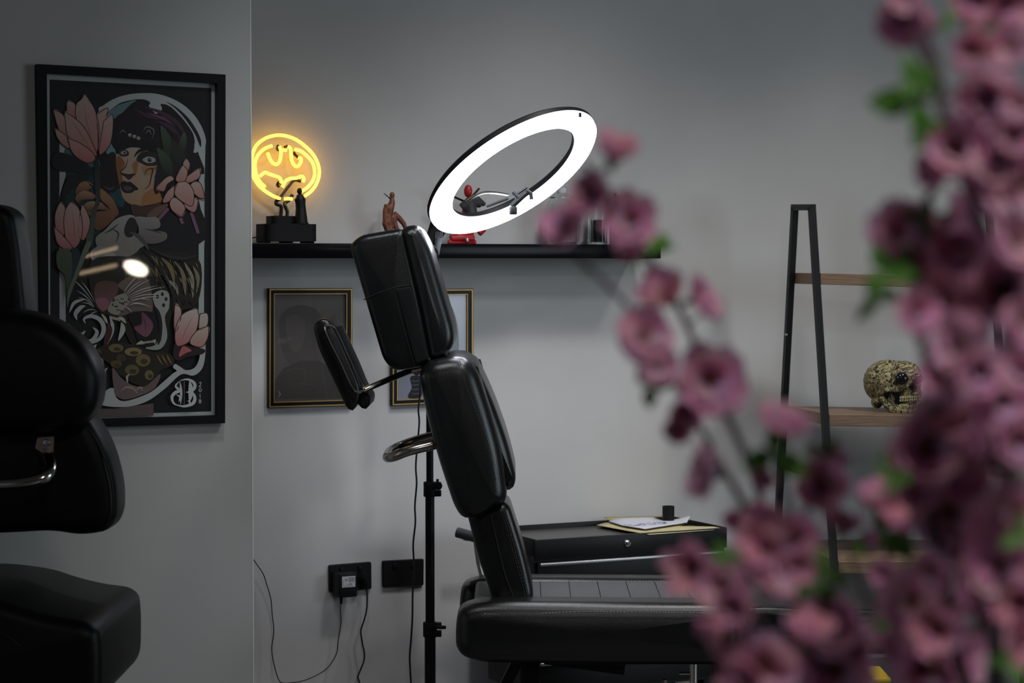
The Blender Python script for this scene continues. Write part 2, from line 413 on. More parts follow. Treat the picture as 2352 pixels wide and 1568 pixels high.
l1([(845, 850), (825, 920), (785, 960), (800, 990), (850, 995), (900, 985)], 9, (60, 40, 34))
f1([(790, 975), (850, 985), (902, 978), (880, 1010), (850, 1030), (820, 1005)], (52, 34, 30))
f1([(783, 1060), (810, 1042), (840, 1052), (865, 1050), (930, 1108), (900, 1120), (870, 1140), (820, 1140), (790, 1110)], (24, 18, 20))
f1([(805, 1090), (850, 1085), (885, 1105), (850, 1125), (815, 1115)], (66, 60, 62))
for (x, y) in ((860, 658), (898, 670), (932, 685)): A.disc(x, y, 17, 16, (118, 112, 108), z1); A.disc(x - 3, y - 4, 6, 6, (175, 172, 168), z1)
for p in ([(770, 650), (800, 620), (830, 650)], [(960, 640), (1000, 590), (1060, 620), (1040, 700)], [(985, 650), (1020, 620), (1040, 660)], [(1040, 960), (1075, 930), (1100, 970), (1060, 1010)]): l1(p, 12, (86, 80, 84))
f1([(1110, 800), (1180, 700), (1250, 640), (1300, 800), (1340, 900), (1250, 1000), (1150, 1090), (1080, 1150), (1060, 1080), (1090, 900)], (26, 20, 24))
l1([(980, 1010), (1000, 950), (1050, 940), (1040, 1000), (1020, 1080), (980, 1110)], 7, (40, 24, 20))
for a, b in (([(1115, 580), (1190, 660), (1215, 760), (1180, 860), (1140, 780)], (60, 72, 58)), ([(1315, 630), (1335, 700), (1310, 800), (1270, 770), (1280, 690)], (66, 76, 58)), ([(1085, 765), (1170, 820), (1215, 900), (1210, 1000), (1150, 960), (1110, 880)], (56, 68, 54)), ([(1200, 700), (1280, 760), (1330, 850), (1240, 880)], (34, 44, 36))): f1(a, b, (26, 34, 28))
# neck and shoulder stripes
f1([(870, 1240), (1000, 1255), (1130, 1215), (1000, 1330), (900, 1340)], (60, 42, 34))
f1([(1000, 1330), (1100, 1250), (1180, 1240), (1060, 1360)], (92, 66, 52))
for p in ([(1090, 1370), (1180, 1270)], [(1370, 1300), (1430, 1480)], [(1280, 1350), (1300, 1400)]): A.line(p, 22, (104, 70, 92), z1, False, False)
# hand
SK, SKD = (140, 104, 78), (70, 44, 32)
f1([(400, 1140), (440, 1060), (510, 1048), (560, 1090), (520, 1110), (430, 1170)], SK, SKD)
f1([(402, 1180), (470, 1125), (560, 1150), (560, 1190), (460, 1200), (425, 1230)], (150, 114, 86), SKD)
f1([(480, 1240), (540, 1212), (660, 1235), (690, 1290), (600, 1280), (500, 1300)], (150, 112, 84), SKD)
f1([(600, 1110), (640, 1120), (720, 1200), (765, 1310), (720, 1345), (690, 1280), (620, 1200)], (140, 100, 72), (92, 62, 44))
f1([(440, 1240), (520, 1300), (700, 1290), (740, 1340), (620, 1450), (560, 1430), (570, 1340), (500, 1320)], (112, 78, 56), (90, 56, 38))
for p in ([(510, 1060), (560, 1095), (600, 1100)], [(545, 1140), (590, 1180)], [(610, 1200), (650, 1240), (695, 1280)]): l1(p, 14, (20, 16, 16))
# stem and leaves
f1([(560, 880), (600, 900), (610, 1200), (580, 1300), (540, 1568), (490, 1568), (540, 1290), (570, 1200)], (24, 26, 24), (66, 72, 62))
f1([(240, 805), (380, 830), (500, 900), (560, 980), (480, 985), (380, 965), (270, 960), (200, 900)], (18, 22, 22))
f1([(290, 1150), (340, 1020), (420, 985), (520, 1000), (470, 1040), (400, 1090), (330, 1150)], (20, 26, 26))
# tulips
PK, PKD, OUT = (158, 138, 128), (150, 92, 90), (38, 22, 24)
def petal(f, L, pts, c=PK, c2=PKD, veins=()):
    f(pts, c, c2); L(pts + [pts[0]], 5, OUT, False)
    for v in veins: L(v, 4, (118, 78, 76))
petal(f1, l1, [(335, 370), (400, 400), (420, 520), (360, 500), (330, 450)])
petal(f1, l1, [(218, 445), (300, 490), (330, 600), (345, 680), (290, 660), (245, 560)])
petal(f1, l1, [(575, 490), (675, 432), (660, 520), (680, 640), (600, 800), (590, 640)])
petal(f1, l1, [(480, 312), (520, 370), (570, 460), (600, 620), (575, 820), (500, 700), (440, 600), (405, 500), (410, 400), (450, 360)], veins=([(480, 420), (500, 560), (560, 740)],))
petal(f1, l1, [(640, 540), (712, 490), (715, 620), (690, 740), (620, 820), (600, 780)])
petal(f1, l1, [(312, 460), (400, 520), (480, 600), (560, 760), (580, 830), (500, 800), (380, 700), (330, 640)], veins=([(360, 520), (440, 640), (540, 790)],))
petal(f1, l1, [(232, 600), (330, 670), (350, 770), (290, 735), (245, 670)])
petal(f1, l1, [(330, 680), (430, 720), (520, 780), (568, 840), (550, 880), (480, 885), (380, 810)], (160, 130, 122), (150, 84, 84))
petal(f1, l1, [(272, 1220), (315, 1260), (330, 1400), (300, 1500), (240, 1440), (232, 1320)])
petal(f1, l1, [(460, 1235), (500, 1300), (525, 1400), (480, 1530), (430, 1500), (440, 1320)])
petal(f1, l1, [(365, 1215), (430, 1270), (460, 1400), (450, 1520), (400, 1600), (330, 1560), (305, 1400), (320, 1280)], veins=([(375, 1300), (390, 1420), (400, 1540)],))
petal(f1, l1, [(222, 1425), (290, 1490), (380, 1600), (330, 1620), (250, 1560)], (162, 132, 124), (150, 86, 86))
# lily at the right
CXl, CYl = 1265, 1060
for pts in ([(1330, 850), (1360, 900), (1340, 960), (1300, 900)], [(1440, 930), (1445, 1000), (1400, 1040), (1330, 1060), (1330, 1010)], [(1485, 1185), (1430, 1180), (1360, 1100), (1390, 1050), (1450, 1065)], [(1300, 905), (1340, 960), (1320, 1040), (1270, 1055), (1240, 1020)], [(1070, 1105), (1150, 1020), (1200, 1000), (1225, 1030), (1170, 1070), (1140, 1130)], [(1230, 1080), (1220, 1180), (1160, 1225), (1130, 1210), (1170, 1130)], [(1430, 1200), (1410, 1290), (1370, 1300), (1310, 1240), (1380, 1180)], [(1290, 1345), (1210, 1290), (1190, 1220), (1235, 1180), (1320, 1260)], [(1255, 1055), (1330, 1050), (1390, 1130), (1380, 1250), (1300, 1220), (1230, 1150)]):
    petal(f1, l1, pts, (158, 134, 124), (146, 100, 94))
# animal skull
SKU = (132, 130, 126)
f1([(570, 1520), (650, 1450), (740, 1360), (850, 1325), (900, 1345), (870, 1400), (900, 1500), (1000, 1568), (700, 1700), (600, 1620)], SKU, (96, 92, 88))
f2([(520, 60), (640, 0), (900, 0), (900, 60), (800, 110), (700, 90), (620, 140), (540, 150)], (112, 108, 104))
f1([(900, 1345), (1010, 1345), (1080, 1345), (1112, 1400), (1090, 1440), (1000, 1450), (1150, 1470), (1160, 1530), (1060, 1568), (940, 1540), (930, 1430)], (120, 116, 114), (84, 78, 76))
f1([(810, 1440), (850, 1355), (900, 1360), (920, 1440), (870, 1510), (820, 1500)], (34, 30, 32))
for p in ([(980, 1440), (1060, 1460), (1130, 1480)], [(700, 1440), (760, 1480), (740, 1560)], [(640, 1480), (700, 1450), (760, 1400)]): l1(p, 12, (60, 56, 54))
l1([(860, 1470), (920, 1500), (980, 1560), (1010, 1620)], 30, (66, 66, 66))
for a in ([(630, 90), (655, 200), (690, 275), (720, 170), (715, 80)], [(520, 110), (560, 200), (580, 260), (600, 150)], [(760, 110), (790, 200), (820, 150), (830, 100)]): f2(a, (140, 136, 128), (100, 96, 90))
# tiger
f2([(520, 140), (900, 100), (1000, 60), (1390, 110), (1390, 480), (1200, 560), (1150, 700), (1130, 830), (1000, 870), (860, 830), (740, 620), (560, 520)], (30, 25, 20))
f2([(560, 330), (640, 300), (740, 330), (720, 430), (640, 540), (600, 540), (550, 440)], (74, 54, 42), (112, 70, 76))
f2([(555, 460), (600, 440), (650, 450), (665, 500), (640, 540), (590, 530)], (126, 82, 90))
f2([(660, 520), (720, 430), (830, 400), (880, 440), (820, 540), (740, 580), (670, 560)], (128, 124, 112))
f2([(740, 330), (880, 250), (990, 300), (1020, 550), (900, 550), (740, 590), (830, 480), (800, 400)], (94, 80, 74))
for i in range(26):
    a, b = random.uniform(690, 830), random.uniform(440, 560); A.disc(a, b, 6, 5, (30, 26, 24), z2)
for (x0, y0, x1, y1, wd, c) in ((760, 180, 800, 280, 20, (70, 60, 44)), (1010, 90, 1050, 300, 26, (92, 82, 56)), (1090, 110, 1200, 330, 30, (104, 92, 62)), (1200, 140, 1290, 420, 30, (110, 100, 74)), (1280, 150, 1350, 440, 28, (120, 116, 100)), (1350, 180, 1380, 400, 24, (112, 104, 84)), (1150, 100, 1270, 380, 16, (12, 12, 12)), (1240, 120, 1330, 440, 14, (12, 12, 12)), (1120, 290, 1230, 420, 26, (118, 118, 104)), (1320, 160, 1372, 430, 10, (14, 12, 12)), (960, 160, 1060, 350, 14, (70, 60, 40)), (1060, 230, 1160, 370, 18, (96, 86, 62)), (1000, 250, 1090, 380, 12, (12, 12, 12))):
    l2([(x0, y0), ((x0 + x1) / 2 + 25, (y0 + y1) / 2 - 20), (x1, y1)], wd, c)
for i in range(60):
    x = random.uniform(1020, 1385); y = random.uniform(100, 470); l2([(x, y), (x + 14, y + 18), (x + 20, y + 44)], 5, random.choice([(120, 112, 86), (14, 12, 12), (92, 78, 50)]))
f2([(1020, 430), (1080, 380), (1150, 400), (1155, 520), (1120, 600), (1140, 760), (1080, 860), (960, 850), (1060, 800), (1090, 680), (1060, 560)], (134, 138, 132))
f2([(1040, 520), (1080, 560), (1100, 660), (1090, 780), (1060, 820), (1075, 680)], (20, 18, 20))
for (x, y) in ((1060, 430), (1100, 410), (1130, 450), (1110, 500)): A.disc(x, y, 12, 16, (24, 22, 22), z2)
f2([(820, 580), (900, 550), (1020, 560), (1060, 640), (1070, 760), (1030, 830), (920, 830), (870, 700)], (14, 10, 12))
f2([(930, 560), (980, 590), (1025, 660), (1000, 730), (960, 760), (900, 720), (870, 680), (930, 650)], (92, 56, 72), (112, 70, 84))
l2([(930, 580), (960, 650), (962, 750)], 5, (62, 34, 46))
for a in ([(740, 600), (780, 600), (805, 645), (785, 640)], [(600, 570), (640, 600), (655, 655), (630, 630)], [(885, 820), (930, 790), (950, 815)], [(1020, 790), (1045, 780), (1040, 815)]): f2(a, (160, 156, 138))
for i in range(7): A.disc(672 + 13 * i, 600 + 3 * i, 6, 14, (150, 146, 130), z2)
for i in range(6): A.disc(955 + 15 * i, 805 - 2 * i, 7, 10, (150, 146, 130), z2)
# swirl
for p, wd in (([(640, 830), (680, 740), (690, 660), (670, 600)], 26), ([(740, 790), (775, 700), (765, 640)], 34), ([(470, 650), (460, 610), (520, 590), (590, 620), (620, 690), (590, 770), (500, 810), (420, 800)], 30), ([(530, 680), (565, 720), (530, 780), (450, 800)], 26), ([(400, 620), (390, 570), (430, 520), (470, 505)], 30), ([(340, 560), (380, 480), (470, 450)], 22), ([(330, 650), (370, 710), (430, 740), (470, 710)], 30), ([(480, 850), (530, 850), (560, 820)], 24)):
    l2(p, wd, (148, 150, 148))
f2([(640, 700), (655, 640), (690, 700), (660, 800), (620, 820)], (62, 28, 34))
# whiskers
for (x0, y0, x1, y1) in ((540, 480, 350, 270), (545, 470, 440, 310), (540, 500, 400, 380), (545, 510, 410, 435), (545, 520, 440, 480), (560, 540, 450, 560), (570, 550, 480, 610), (800, 420, 1000, 290), (810, 430, 1060, 340), (820, 440, 1120, 350), (820, 450, 1080, 410), (830, 470, 1100, 430), (830, 480, 1010, 520), (820, 500, 960, 500), (800, 410, 930, 300), (790, 520, 850, 560), (780, 400, 900, 260), (840, 460, 1010, 460)):
    l2([(x0, y0), ((x0 + x1) / 2, (y0 + y1) / 2 - 14), (x1, y1)], 5, (165, 164, 158))
# paw
f2([(540, 870), (640, 820), (760, 810), (900, 830), (1010, 880), (1120, 880), (1190, 930), (1180, 990), (1090, 1030), (1040, 1100), (960, 1160), (860, 1140), (800, 1100), (740, 1060), (700, 1000), (640, 960), (570, 910)], (34, 28, 18))
for (x, y, rx, ry, c) in ((720, 850, 60, 34, (96, 84, 52)), (860, 880, 70, 34, (112, 100, 68)), (940, 950, 60, 50, (96, 82, 50)), (850, 1030, 58, 44, (84, 76, 50)), (990, 1070, 36, 40, (96, 86, 58)), (720, 980, 46, 30, (74, 66, 36)), (570, 880, 34, 24, (66, 60, 36)), (760, 930, 40, 30, (60, 52, 34))): A.disc(x, y, rx, ry, c, z2); A.disc(x + 8, y + 10, rx * .5, ry * .45, (52, 44, 28), z2)
for x0 in (1070, 1110, 1150): l2([(x0 - 20, 900), (x0, 940), (x0 + 30, 990)], 12, (100, 84, 52))
for x0, y0 in ((650, 1010), (830, 1060)): l2([(x0, y0), (x0 - 22, y0 + 30), (x0 - 14, y0 + 80)], 14, (150, 146, 138))
# lower border scroll
f2([(520, 1260), (560, 1230), (620, 1270), (625, 1210), (680, 1175), (730, 1200), (715, 1240), (760, 1280), (850, 1270), (1000, 1210), (1100, 1130), (1180, 1060), (1215, 1035), (1185, 1010), (1200, 980), (1240, 1000), (1290, 1030), (1360, 1010), (1400, 930), (1405, 800), (1446, 800), (1446, 920), (1420, 1020), (1350, 1075), (1250, 1065), (1120, 1180), (980, 1280), (840, 1325), (700, 1330), (600, 1315), (530, 1290)], (152, 155, 153))
f2([(690, 1010), (760, 1090), (850, 1150), (960, 1160), (1080, 1060), (1040, 1170), (940, 1230), (800, 1270), (720, 1240), (700, 1180)], (92, 78, 74))
for p in ([(760, 1200), (800, 1170), (860, 1180), (900, 1230)], [(870, 1200), (920, 1170), (935, 1200)], [(620, 1080), (580, 1120), (600, 1170)], [(560, 960), (600, 940), (620, 1000)]): l2(p, 14, (128, 116, 108))
f2([(480, 1345), (700, 1345), (1025, 1300), (1025, 1400), (480, 1415)], (80, 68, 66), s=False)
# lower right flower
f2([(1190, 840), (1220, 800), (1300, 830), (1440, 860), (1420, 900), (1300, 920), (1240, 950), (1190, 930)], (40, 22, 24))
petal(f2, l2, [(1200, 490), (1250, 530), (1245, 620), (1205, 720), (1190, 640)], (160, 144, 138), (146, 92, 92))
petal(f2, l2, [(1380, 525), (1395, 600), (1370, 720), (1300, 810), (1215, 830), (1200, 720), (1240, 600), (1300, 550)], (162, 152, 144), (150, 92, 90), veins=([(1340, 600), (1290, 700), (1250, 800)],))
petal(f2, l2, [(1405, 570), (1465, 570), (1465, 660), (1400, 700), (1395, 640)], (158, 150, 142), (154, 130, 122))
petal(f2, l2, [(1475, 670), (1470, 760), (1420, 840), (1330, 820), (1330, 770), (1390, 700)], (160, 148, 138), (152, 110, 102))
f2([(1240, 880), (1270, 835), (1335, 870), (1290, 890), (1235, 920)], (150, 84, 84))
# left leaf
f2([(240, 60), (330, 40), (370, 120), (365, 220), (345, 330), (318, 420), (300, 260), (240, 190)], (66, 76, 58), (44, 56, 42))
f2([(360, 40), (420, 60), (430, 200), (350, 380), (360, 200)], (30, 40, 44))
f2([(470, 0), (512, 0), (440, 180), (345, 420), (322, 520), (325, 400), (400, 190)], (84, 90, 78))
l2([(930, 30), (1060, 180), (1150, 330), (1190, 440), (1180, 560)], 14, (26, 32, 34))
l2([(1000, 30), (1110, 90), (1250, 120), (1390, 90)], 18, (34, 38, 40))
# monogram and date
for p, wd in (([(1240, 1120), (1250, 1210), (1245, 1310)], 16), ([(1275, 1120), (1275, 1315)], 10), ([(1320, 1120), (1330, 1200), (1318, 1290)], 34), ([(1240, 1115), (1300, 1105), (1352, 1130), (1362, 1170), (1335, 1200), (1290, 1210)], 20), ([(1290, 1210), (1345, 1220), (1362, 1265), (1340, 1305), (1270, 1325), (1205, 1310)], 22), ([(1235, 1120), (1205, 1160), (1235, 1195), (1200, 1215), (1175, 1250), (1190, 1300), (1240, 1325)], 22), ([(1210, 1230), (1240, 1250), (1230, 1290)], 12), ([(1300, 1280), (1320, 1290), (1310, 1310)], 12)):
    l2(p, wd, (165, 170, 170))
for p in ([(1396, 1135), (1412, 1130), (1408, 1150), (1396, 1165), (1414, 1165)], [(1405, 1178), (1394, 1192), (1405, 1206), (1416, 1192), (1405, 1178)], [(1403, 1222), (1405, 1258)], [(1405, 1268), (1396, 1276), (1412, 1288), (1404, 1300), (1396, 1290), (1412, 1278), (1405, 1268)]):
    A.line(p, 5, (150, 154, 154), z2, False)
link_mesh('print', A.bm, M_PRINT, poster, False)
bm = bmesh.new(); q = [bm.verts.new(LP(*p, 0) - V * 0.018) for p in PI]; bm.faces.new(q)
link_mesh('glass_pane', bm, M_PANE, poster, False)
bm = bmesh.new(); q = [bm.verts.new(LP(*p, 0) - V * 0.004) for p in PI]; bm.faces.new(q)
link_mesh('backing', bm, M_BLACKP, poster, False)

# pendant lamps behind the viewer, the ones mirrored in the poster glass
def mirrored(px, py, dist):
    p = LP(px, py, 0.018); d = (p - CAM).normalized(); r = d - V * 2 * d.dot(V); return p + r * dist, r
M_WARM = mat('warm_lamp_glow', (1, .8, .6), 0.5, emit=(1.0, 0.72, 0.45), estr=7)
def lamp_strip(px0, py0, px1, py1, dist, rad, label, cat, name):
    a, r0 = mirrored(px0, py0, dist); b, _ = mirrored(px1, py1, dist)
    t = thing(name, label, cat, tuple((a + b) / 2), 0)
    bm = bmesh.new(); tube(bm, [a, b], rad, 10); link_mesh('glowing_tube', bm, M_WARM, t)
    bm = bmesh.new(); o = Vector((0, 0, rad * 1.6)); tube(bm, [a + o, b + o], rad * 0.9, 8); link_mesh('housing', bm, M_BLACKP, t)
    bm = bmesh.new()
    for q in (a, b): tube(bm, [q + o, Vector((q.x, q.y, 3.45))], 0.003, 6)
    link_mesh('wire', bm, M_CORD, t)
lamp_strip(183, 592, 270, 568, 6.0, 0.010, 'thin warm tube lamp hanging behind the viewer, upper one', 'lamp', 'tube_lamp')
lamp_strip(183, 628, 268, 608, 6.2, 0.012, 'thin warm tube lamp hanging behind the viewer, lower one', 'lamp', 'tube_lamp')
lc, r0 = mirrored(312, 616, 5.2)
lampt = thing('bulb_lamp', 'warm oval pendant lamp hanging behind the viewer', 'lamp', tuple(lc), 0)
bm = bmesh.new(); ellipsoid(bm, lc, (0.075, 0.05, 0.036), Matrix.Rotation(R(20), 3, 'Y'))
link_mesh('glowing_shade', bm, mat('bright_bulb', (1, .9, .8), .5, emit=(1, .9, .75), estr=40), lampt)
bm = bmesh.new(); tube(bm, [lc + Vector((0, 0, .03)), Vector((lc.x, lc.y, 3.45))], 0.004, 6); link_mesh('wire', bm, M_CORD, lampt)

# ------------------------------------------------------------------ wall shelf
sl, _, _ = uz(wall(560, 575, 0.2)); sr, _, _ = uz(wall(1518, 575, 0.2))
zt = wall(1000, 559.5, 0.2).z; zb = wall(1000, 593, 0.2).z
def frameW(loc): return loc
sx0 = xl - 0.30
bm = bmesh.new(); abox(bm, (xl + 0.004, -0.2, zb), (sr, 0.0, zt), WF, 0.0015)
shelf = link_mesh('wall_shelf', bm, M_BLACKG, None, True)
solo(shelf, 'long glossy black floating shelf on the rear wall', 'shelf')

# ------------------------------------------------------------------ neon sign
def NP(px, py, off): return wall(px, py, off)
M_NEON = mat('neon_tube', (1, .8, .2), .3, emit=(1.0, 0.50, 0.04), estr=EN['neon'])
M_NPAINT = mat('tube_blackout', (0.012, 0.011, 0.010), 0.35)
base_pt = wall(672, 556, 0.1)
neon = thing('neon_lamp', 'yellow neon oval lamp on a black round-cornered base at the left end of the shelf', 'neon sign', tuple(Vector((base_pt.x, base_pt.y, zt))), YAW)
zn = lambda x, y: (570 + x / 4.6125, 280 + y / 4.6125)
NO = 0.05
def ntube(name, pts, closed=False, rad=0.0050, m=None, off=NO, lab=None, par=None):
    P = [NP(*zn(p[0], p[1]), off + (p[2] if len(p) > 2 else 0)) for p in pts]
    P = catmull(P, 6, closed); b = bmesh.new(); tube(b, P, rad, 10, closed); return link_mesh(name, b, m or M_NEON, par or neon, label=lab)
def oval(cx, cy, rx, ry, a0, a1, n=24, z=0):
    return [(cx + rx * math.cos(R(a0 + (a1 - a0) * i / n)), cy - ry * math.sin(R(a0 + (a1 - a0) * i / n)), z) for i in range(n + 1)]
ntube('neon_tube', oval(398, 488, 358, 348, -262+360-360, -100+360-360+0.0) if False else [(340,815),(240,770),(130,690),(60,590),(38,480),(45,350),(90,245),(180,175),(290,142),(400,148),(520,195),(640,290),(710,380),(748,480),(750,570),(720,660),(670,730),(600,785)], lab='outer yellow neon ring')
ntube('neon_tube', [(385,815),(420,812),(465,815)], lab='short yellow neon piece at the bottom')
ntube('neon_tube', [(180,690),(130,640),(90,570),(72,470),(85,390),(130,320),(190,275),(252,252)], lab='left inner neon arc')
ntube('neon_tube', [(495,290),(560,310),(640,375),(690,450),(705,550),(680,630),(620,700),(555,740)], lab='right inner neon arc')
ntube('neon_tube', [(205,325),(235,400),(270,440),(305,448),(335,410),(348,320),(330,255)])
ntube('neon_tube', [(368,295),(408,300)])
ntube('neon_tube', [(420,258),(450,290),(460,400),(490,460),(525,470),(555,430),(560,390),(530,375)])
ntube('neon_tube', [(125,575),(175,535),(220,550),(280,570),(330,590),(350,625),(345,650)])
ntube('neon_tube', [(365,690),(395,630),(440,600),(510,595),(565,575),(590,600),(580,635)])
for pts in ([(330,690,-.02),(310,665,-.02),(325,640,-.01),(345,650,0)], [(560,630,-.02),(490,618,-.03),(430,680,-.03),(340,800,-.03)], [(315,255,0),(308,285,-.02),(330,300,-.02)], [(385,272,-.01),(420,255,0)], [(480,320,-.02),(500,350,-.02),(530,375,0)], [(75,590,-.005),(120,650,-.01),(170,700,-.005)]):
    ntube('painted_tube', pts, rad=0.0047, m=M_NPAINT)
ntube('painted_tube', [(340,815,0),(300,835,-.01),(300,870,-.01),(345,890,-.01),(350,940,-.01),(345,1000,-.01)], rad=0.0056, m=M_NPAINT)
ntube('painted_tube', [(470,770,-.02),(430,830,-.02),(388,860,-.015),(395,900,-.01),(415,950,-.01),(412,1000,-.01)], rad=0.0056, m=M_NPAINT)
def wall_box(px0, py0, px1, py1, off, y0, y1, z=None):
    a = uz(wall(px0, py0, off)); b = uz(wall(px1, py1, off)); return a[0], b[0], min(a[2], b[2]), max(a[2], b[2])
bx0, bx1, _, bz = wall_box(611, 514, 731, 556, 0.16, 0, 0)
zlow = zt + 0.006; zmid = wall(670, 514, .16).z; ztop2 = wall(670, 496, .12).z
bm = bmesh.new()
out = rounded([(bx0, -0.165), (bx1, -0.165), (bx1, -0.05), (bx0, -0.05)], 0.03, 8)
def prism(bm, P2, z0, z1, M, bev=0.003):
    t = bmesh.new(); lo = [t.verts.new((p[0], p[1], z0)) for p in P2]; hi = [t.verts.new((p[0], p[1], z1)) for p in P2]
    t.faces.new(lo[::-1]); t.faces.new(hi); n = len(P2)
    for i in range(n): t.faces.new((lo[i], lo[(i + 1) % n], hi[(i + 1) % n], hi[i]))
    t.transform(M); me = bpy.data.meshes.new('t'); t.to_mesh(me); t.free(); bm.from_mesh(me); bpy.data.meshes.remove(me)
prism(bm, out, zlow, zmid, WF)
ux0, ux1, _, _ = wall_box(623, 496, 668, 514, 0.12, 0, 0)
prism(bm, rounded([(ux0, -0.135), (ux1 + 0.02, -0.135), (ux1 + 0.02, -0.06), (ux0, -0.06)], 0.02, 6), zmid, ztop2, WF)
for fx in (bx0 + .012, (bx0 + bx1) / 2, bx1 - .015): abox(bm, (fx - .006, -.15, zt), (fx + .006, -.06, zlow), WF)
link_mesh('base', bm, M_BLACKP, neon)
bm = bmesh.new(); tube(bm, catmull([wall(612, 547, .11), wall(600, 549, .10), wall(590, 545, .08), wall(581, 546, .06), wall(570, 548, .04)], 5), 0.002, 6)
link_mesh('power_cord', bm, M_CORD, neon)

# dark draped statuette on the sign's base
dz = zmid
sc0 = wall(687, 505, 0.15)
def figure_thing(name, label, cat, chains, m, loc, smooth=True, vox=None, rem=0.0022):
    t = thing(name, label, cat, loc, 0)
    return t
def blob(name, ells, m, parent, vox=0.0025, label=None):
    bm = bmesh.new()
    for e in ells:
        if e[0] == 't': tube(bm, e[1], e[2], 10)
        else: ellipsoid(bm, e[1], e[2], e[3] if len(e) > 3 else None, 14, 10)
    o = link_mesh(name, bm, m, parent, True, label, 180)
    md = o.modifiers.new('remesh', 'REMESH'); md.mode = 'VOXEL'; md.voxel_size = vox; md.use_smooth_shade = True
    s = o.modifiers.new('smooth', 'SMOOTH'); s.factor = 0.5; s.iterations = 3
    return o
M_DKFIG = mat('dark_resin', (0.009, 0.009, 0.010), 0.45, bump=.3, bscale=120, spec=.3)
p = lambda px, py, o=0.145: wall(px, py, o)
zf = Vector((0, 0, 1))
stat = thing('statuette', 'small plain dark robed statuette standing on the neon sign base', 'figurine', (sc0.x, sc0.y, zmid), YAW)
body = [('t', [p(688, 446), p(689, 456), p(691, 478), p(692, 513)], [.009, .015, .016, .021]), ('t', [p(680, 456), p(684, 472), p(694, 474)], [.006, .0055, .005]), ('t', [p(698, 456), p(698, 470), p(690, 476)], [.006, .0055, .005])]
blob('robe', body, M_DKFIG, stat, 0.002)
blob('head', [('e', p(688, 439), (.0085, .0085, .0105))], M_DKFIG, stat, 0.002)
bm = bmesh.new(); lathe(bm, [(0, 0), (.024, 0), (.024, .004), (0, .004)], (p(691, 510).x, p(691, 510).y, zmid)); link_mesh('plinth', bm, M_DKFIG, stat)

# brown figurine behind the head rest
fg = thing('figurine', 'reddish brown crouching figurine on the shelf behind the raised headrest', 'figurine', (wall(905, 556, .1).x, wall(905, 556, .1).y, zt), YAW)
zq = lambda x, y, o=0.1: wall(570 + x / 4.6125, 280 + y / 4.6125, o)
M_BRFIG = mat('brown_resin', (0.14, 0.045, 0.025), 0.45, var=.5, vscale=40, bump=.4, bscale=80)
bl = [('e', zq(1525, 775), (.0085, .0085, .010)), ('t', [zq(1525, 790), zq(1525, 850), zq(1500, 920), zq(1490, 980), zq(1470, 1010)], [.006, .010, .014, .012, .012]),
      ('t', [zq(1475, 880), zq(1450, 940), zq(1450, 1040), zq(1460, 1110)], [.010, .008, .008, .006]), ('t', [zq(1540, 970), zq(1600, 1020), zq(1650, 1080), zq(1680, 1160)], [.010, .009, .008, .006]),
      ('t', [zq(1480, 1000), zq(1500, 1100), zq(1510, 1200), zq(1510, 1268)], [.012, .010, .009, .010]), ('t', [zq(1530, 1000), zq(1560, 1100), zq(1590, 1180), zq(1600, 1268)], [.010, .009, .008, .009])]
bl += [('t', [zq(1480, 1000), zq(1450, 1080), zq(1470, 1140), zq(1520, 1150)], [.012, .010, .009, .006])]
blob('body', bl, M_BRFIG, fg, 0.002)
bm = bmesh.new(); tube(bm, catmull([zq(1510, 820), zq(1480, 790), zq(1450, 765), zq(1436, 755)], 4), [.0022, .0010], 8); link_mesh('horn', bm, M_BLACKP, fg)

# red figurine behind the ring light
zr = lambda x, y, o=0.1: wall(940 + x / 3.92, 240 + y / 3.92, o)
rf = thing('figurine', 'red reclining figurine on the shelf seen under the ring light', 'figurine', (zr(480, 1250).x, zr(480, 1250).y, zt), YAW)
M_RED = mat('red_plastic', (0.36, 0.012, 0.016), 0.4, bump=.2, bscale=90)
blob('body', [('t', [zr(370, 1205), zr(480, 1200), zr(580, 1205)], [.012, .014, .013]), ('t', [zr(430, 1130), zr(560, 1110), zr(650, 1090)], [.014, .018, .014]), ('t', [zr(650, 1080), zr(660, 1130), zr(630, 1170)], [.013, .012, .008]),
     ('t', [zr(520, 1080), zr(530, 950), zr(530, 860)], [.022, .020, .012]), ('e', zr(530, 780), (.014, .014, .021)), ('t', [zr(350, 1240), zr(600, 1240)], [.008, .008])], M_RED, rf, 0.0025)
bm = bmesh.new()
tube(bm, [zr(500, 900, .08), zr(630, 755, .08)], .0035, 8); tube(bm, [zr(560, 900, .08), zr(245, 760, .08)], .0035, 8)
link_mesh('rod', bm, M_BLACKP, rf)
blob('harness', [('t', [zr(470, 930, .105), zr(540, 870, .115), zr(640, 900, .105)], [.014, .016, .012]), ('t', [zr(540, 880, .11), zr(560, 1000, .11)], [.020, .022]), ('t', [zr(600, 830, .10), zr(680, 905, .10)], [.008, .008])], mat('dark_grey_plastic', (.035, .033, .036), .5), rf, 0.003)
bm = bmesh.new(); ellipsoid(bm, zr(520, 1222, .122), (.006, .003, .008)); link_mesh('buckle', bm, M_STEEL, rf)

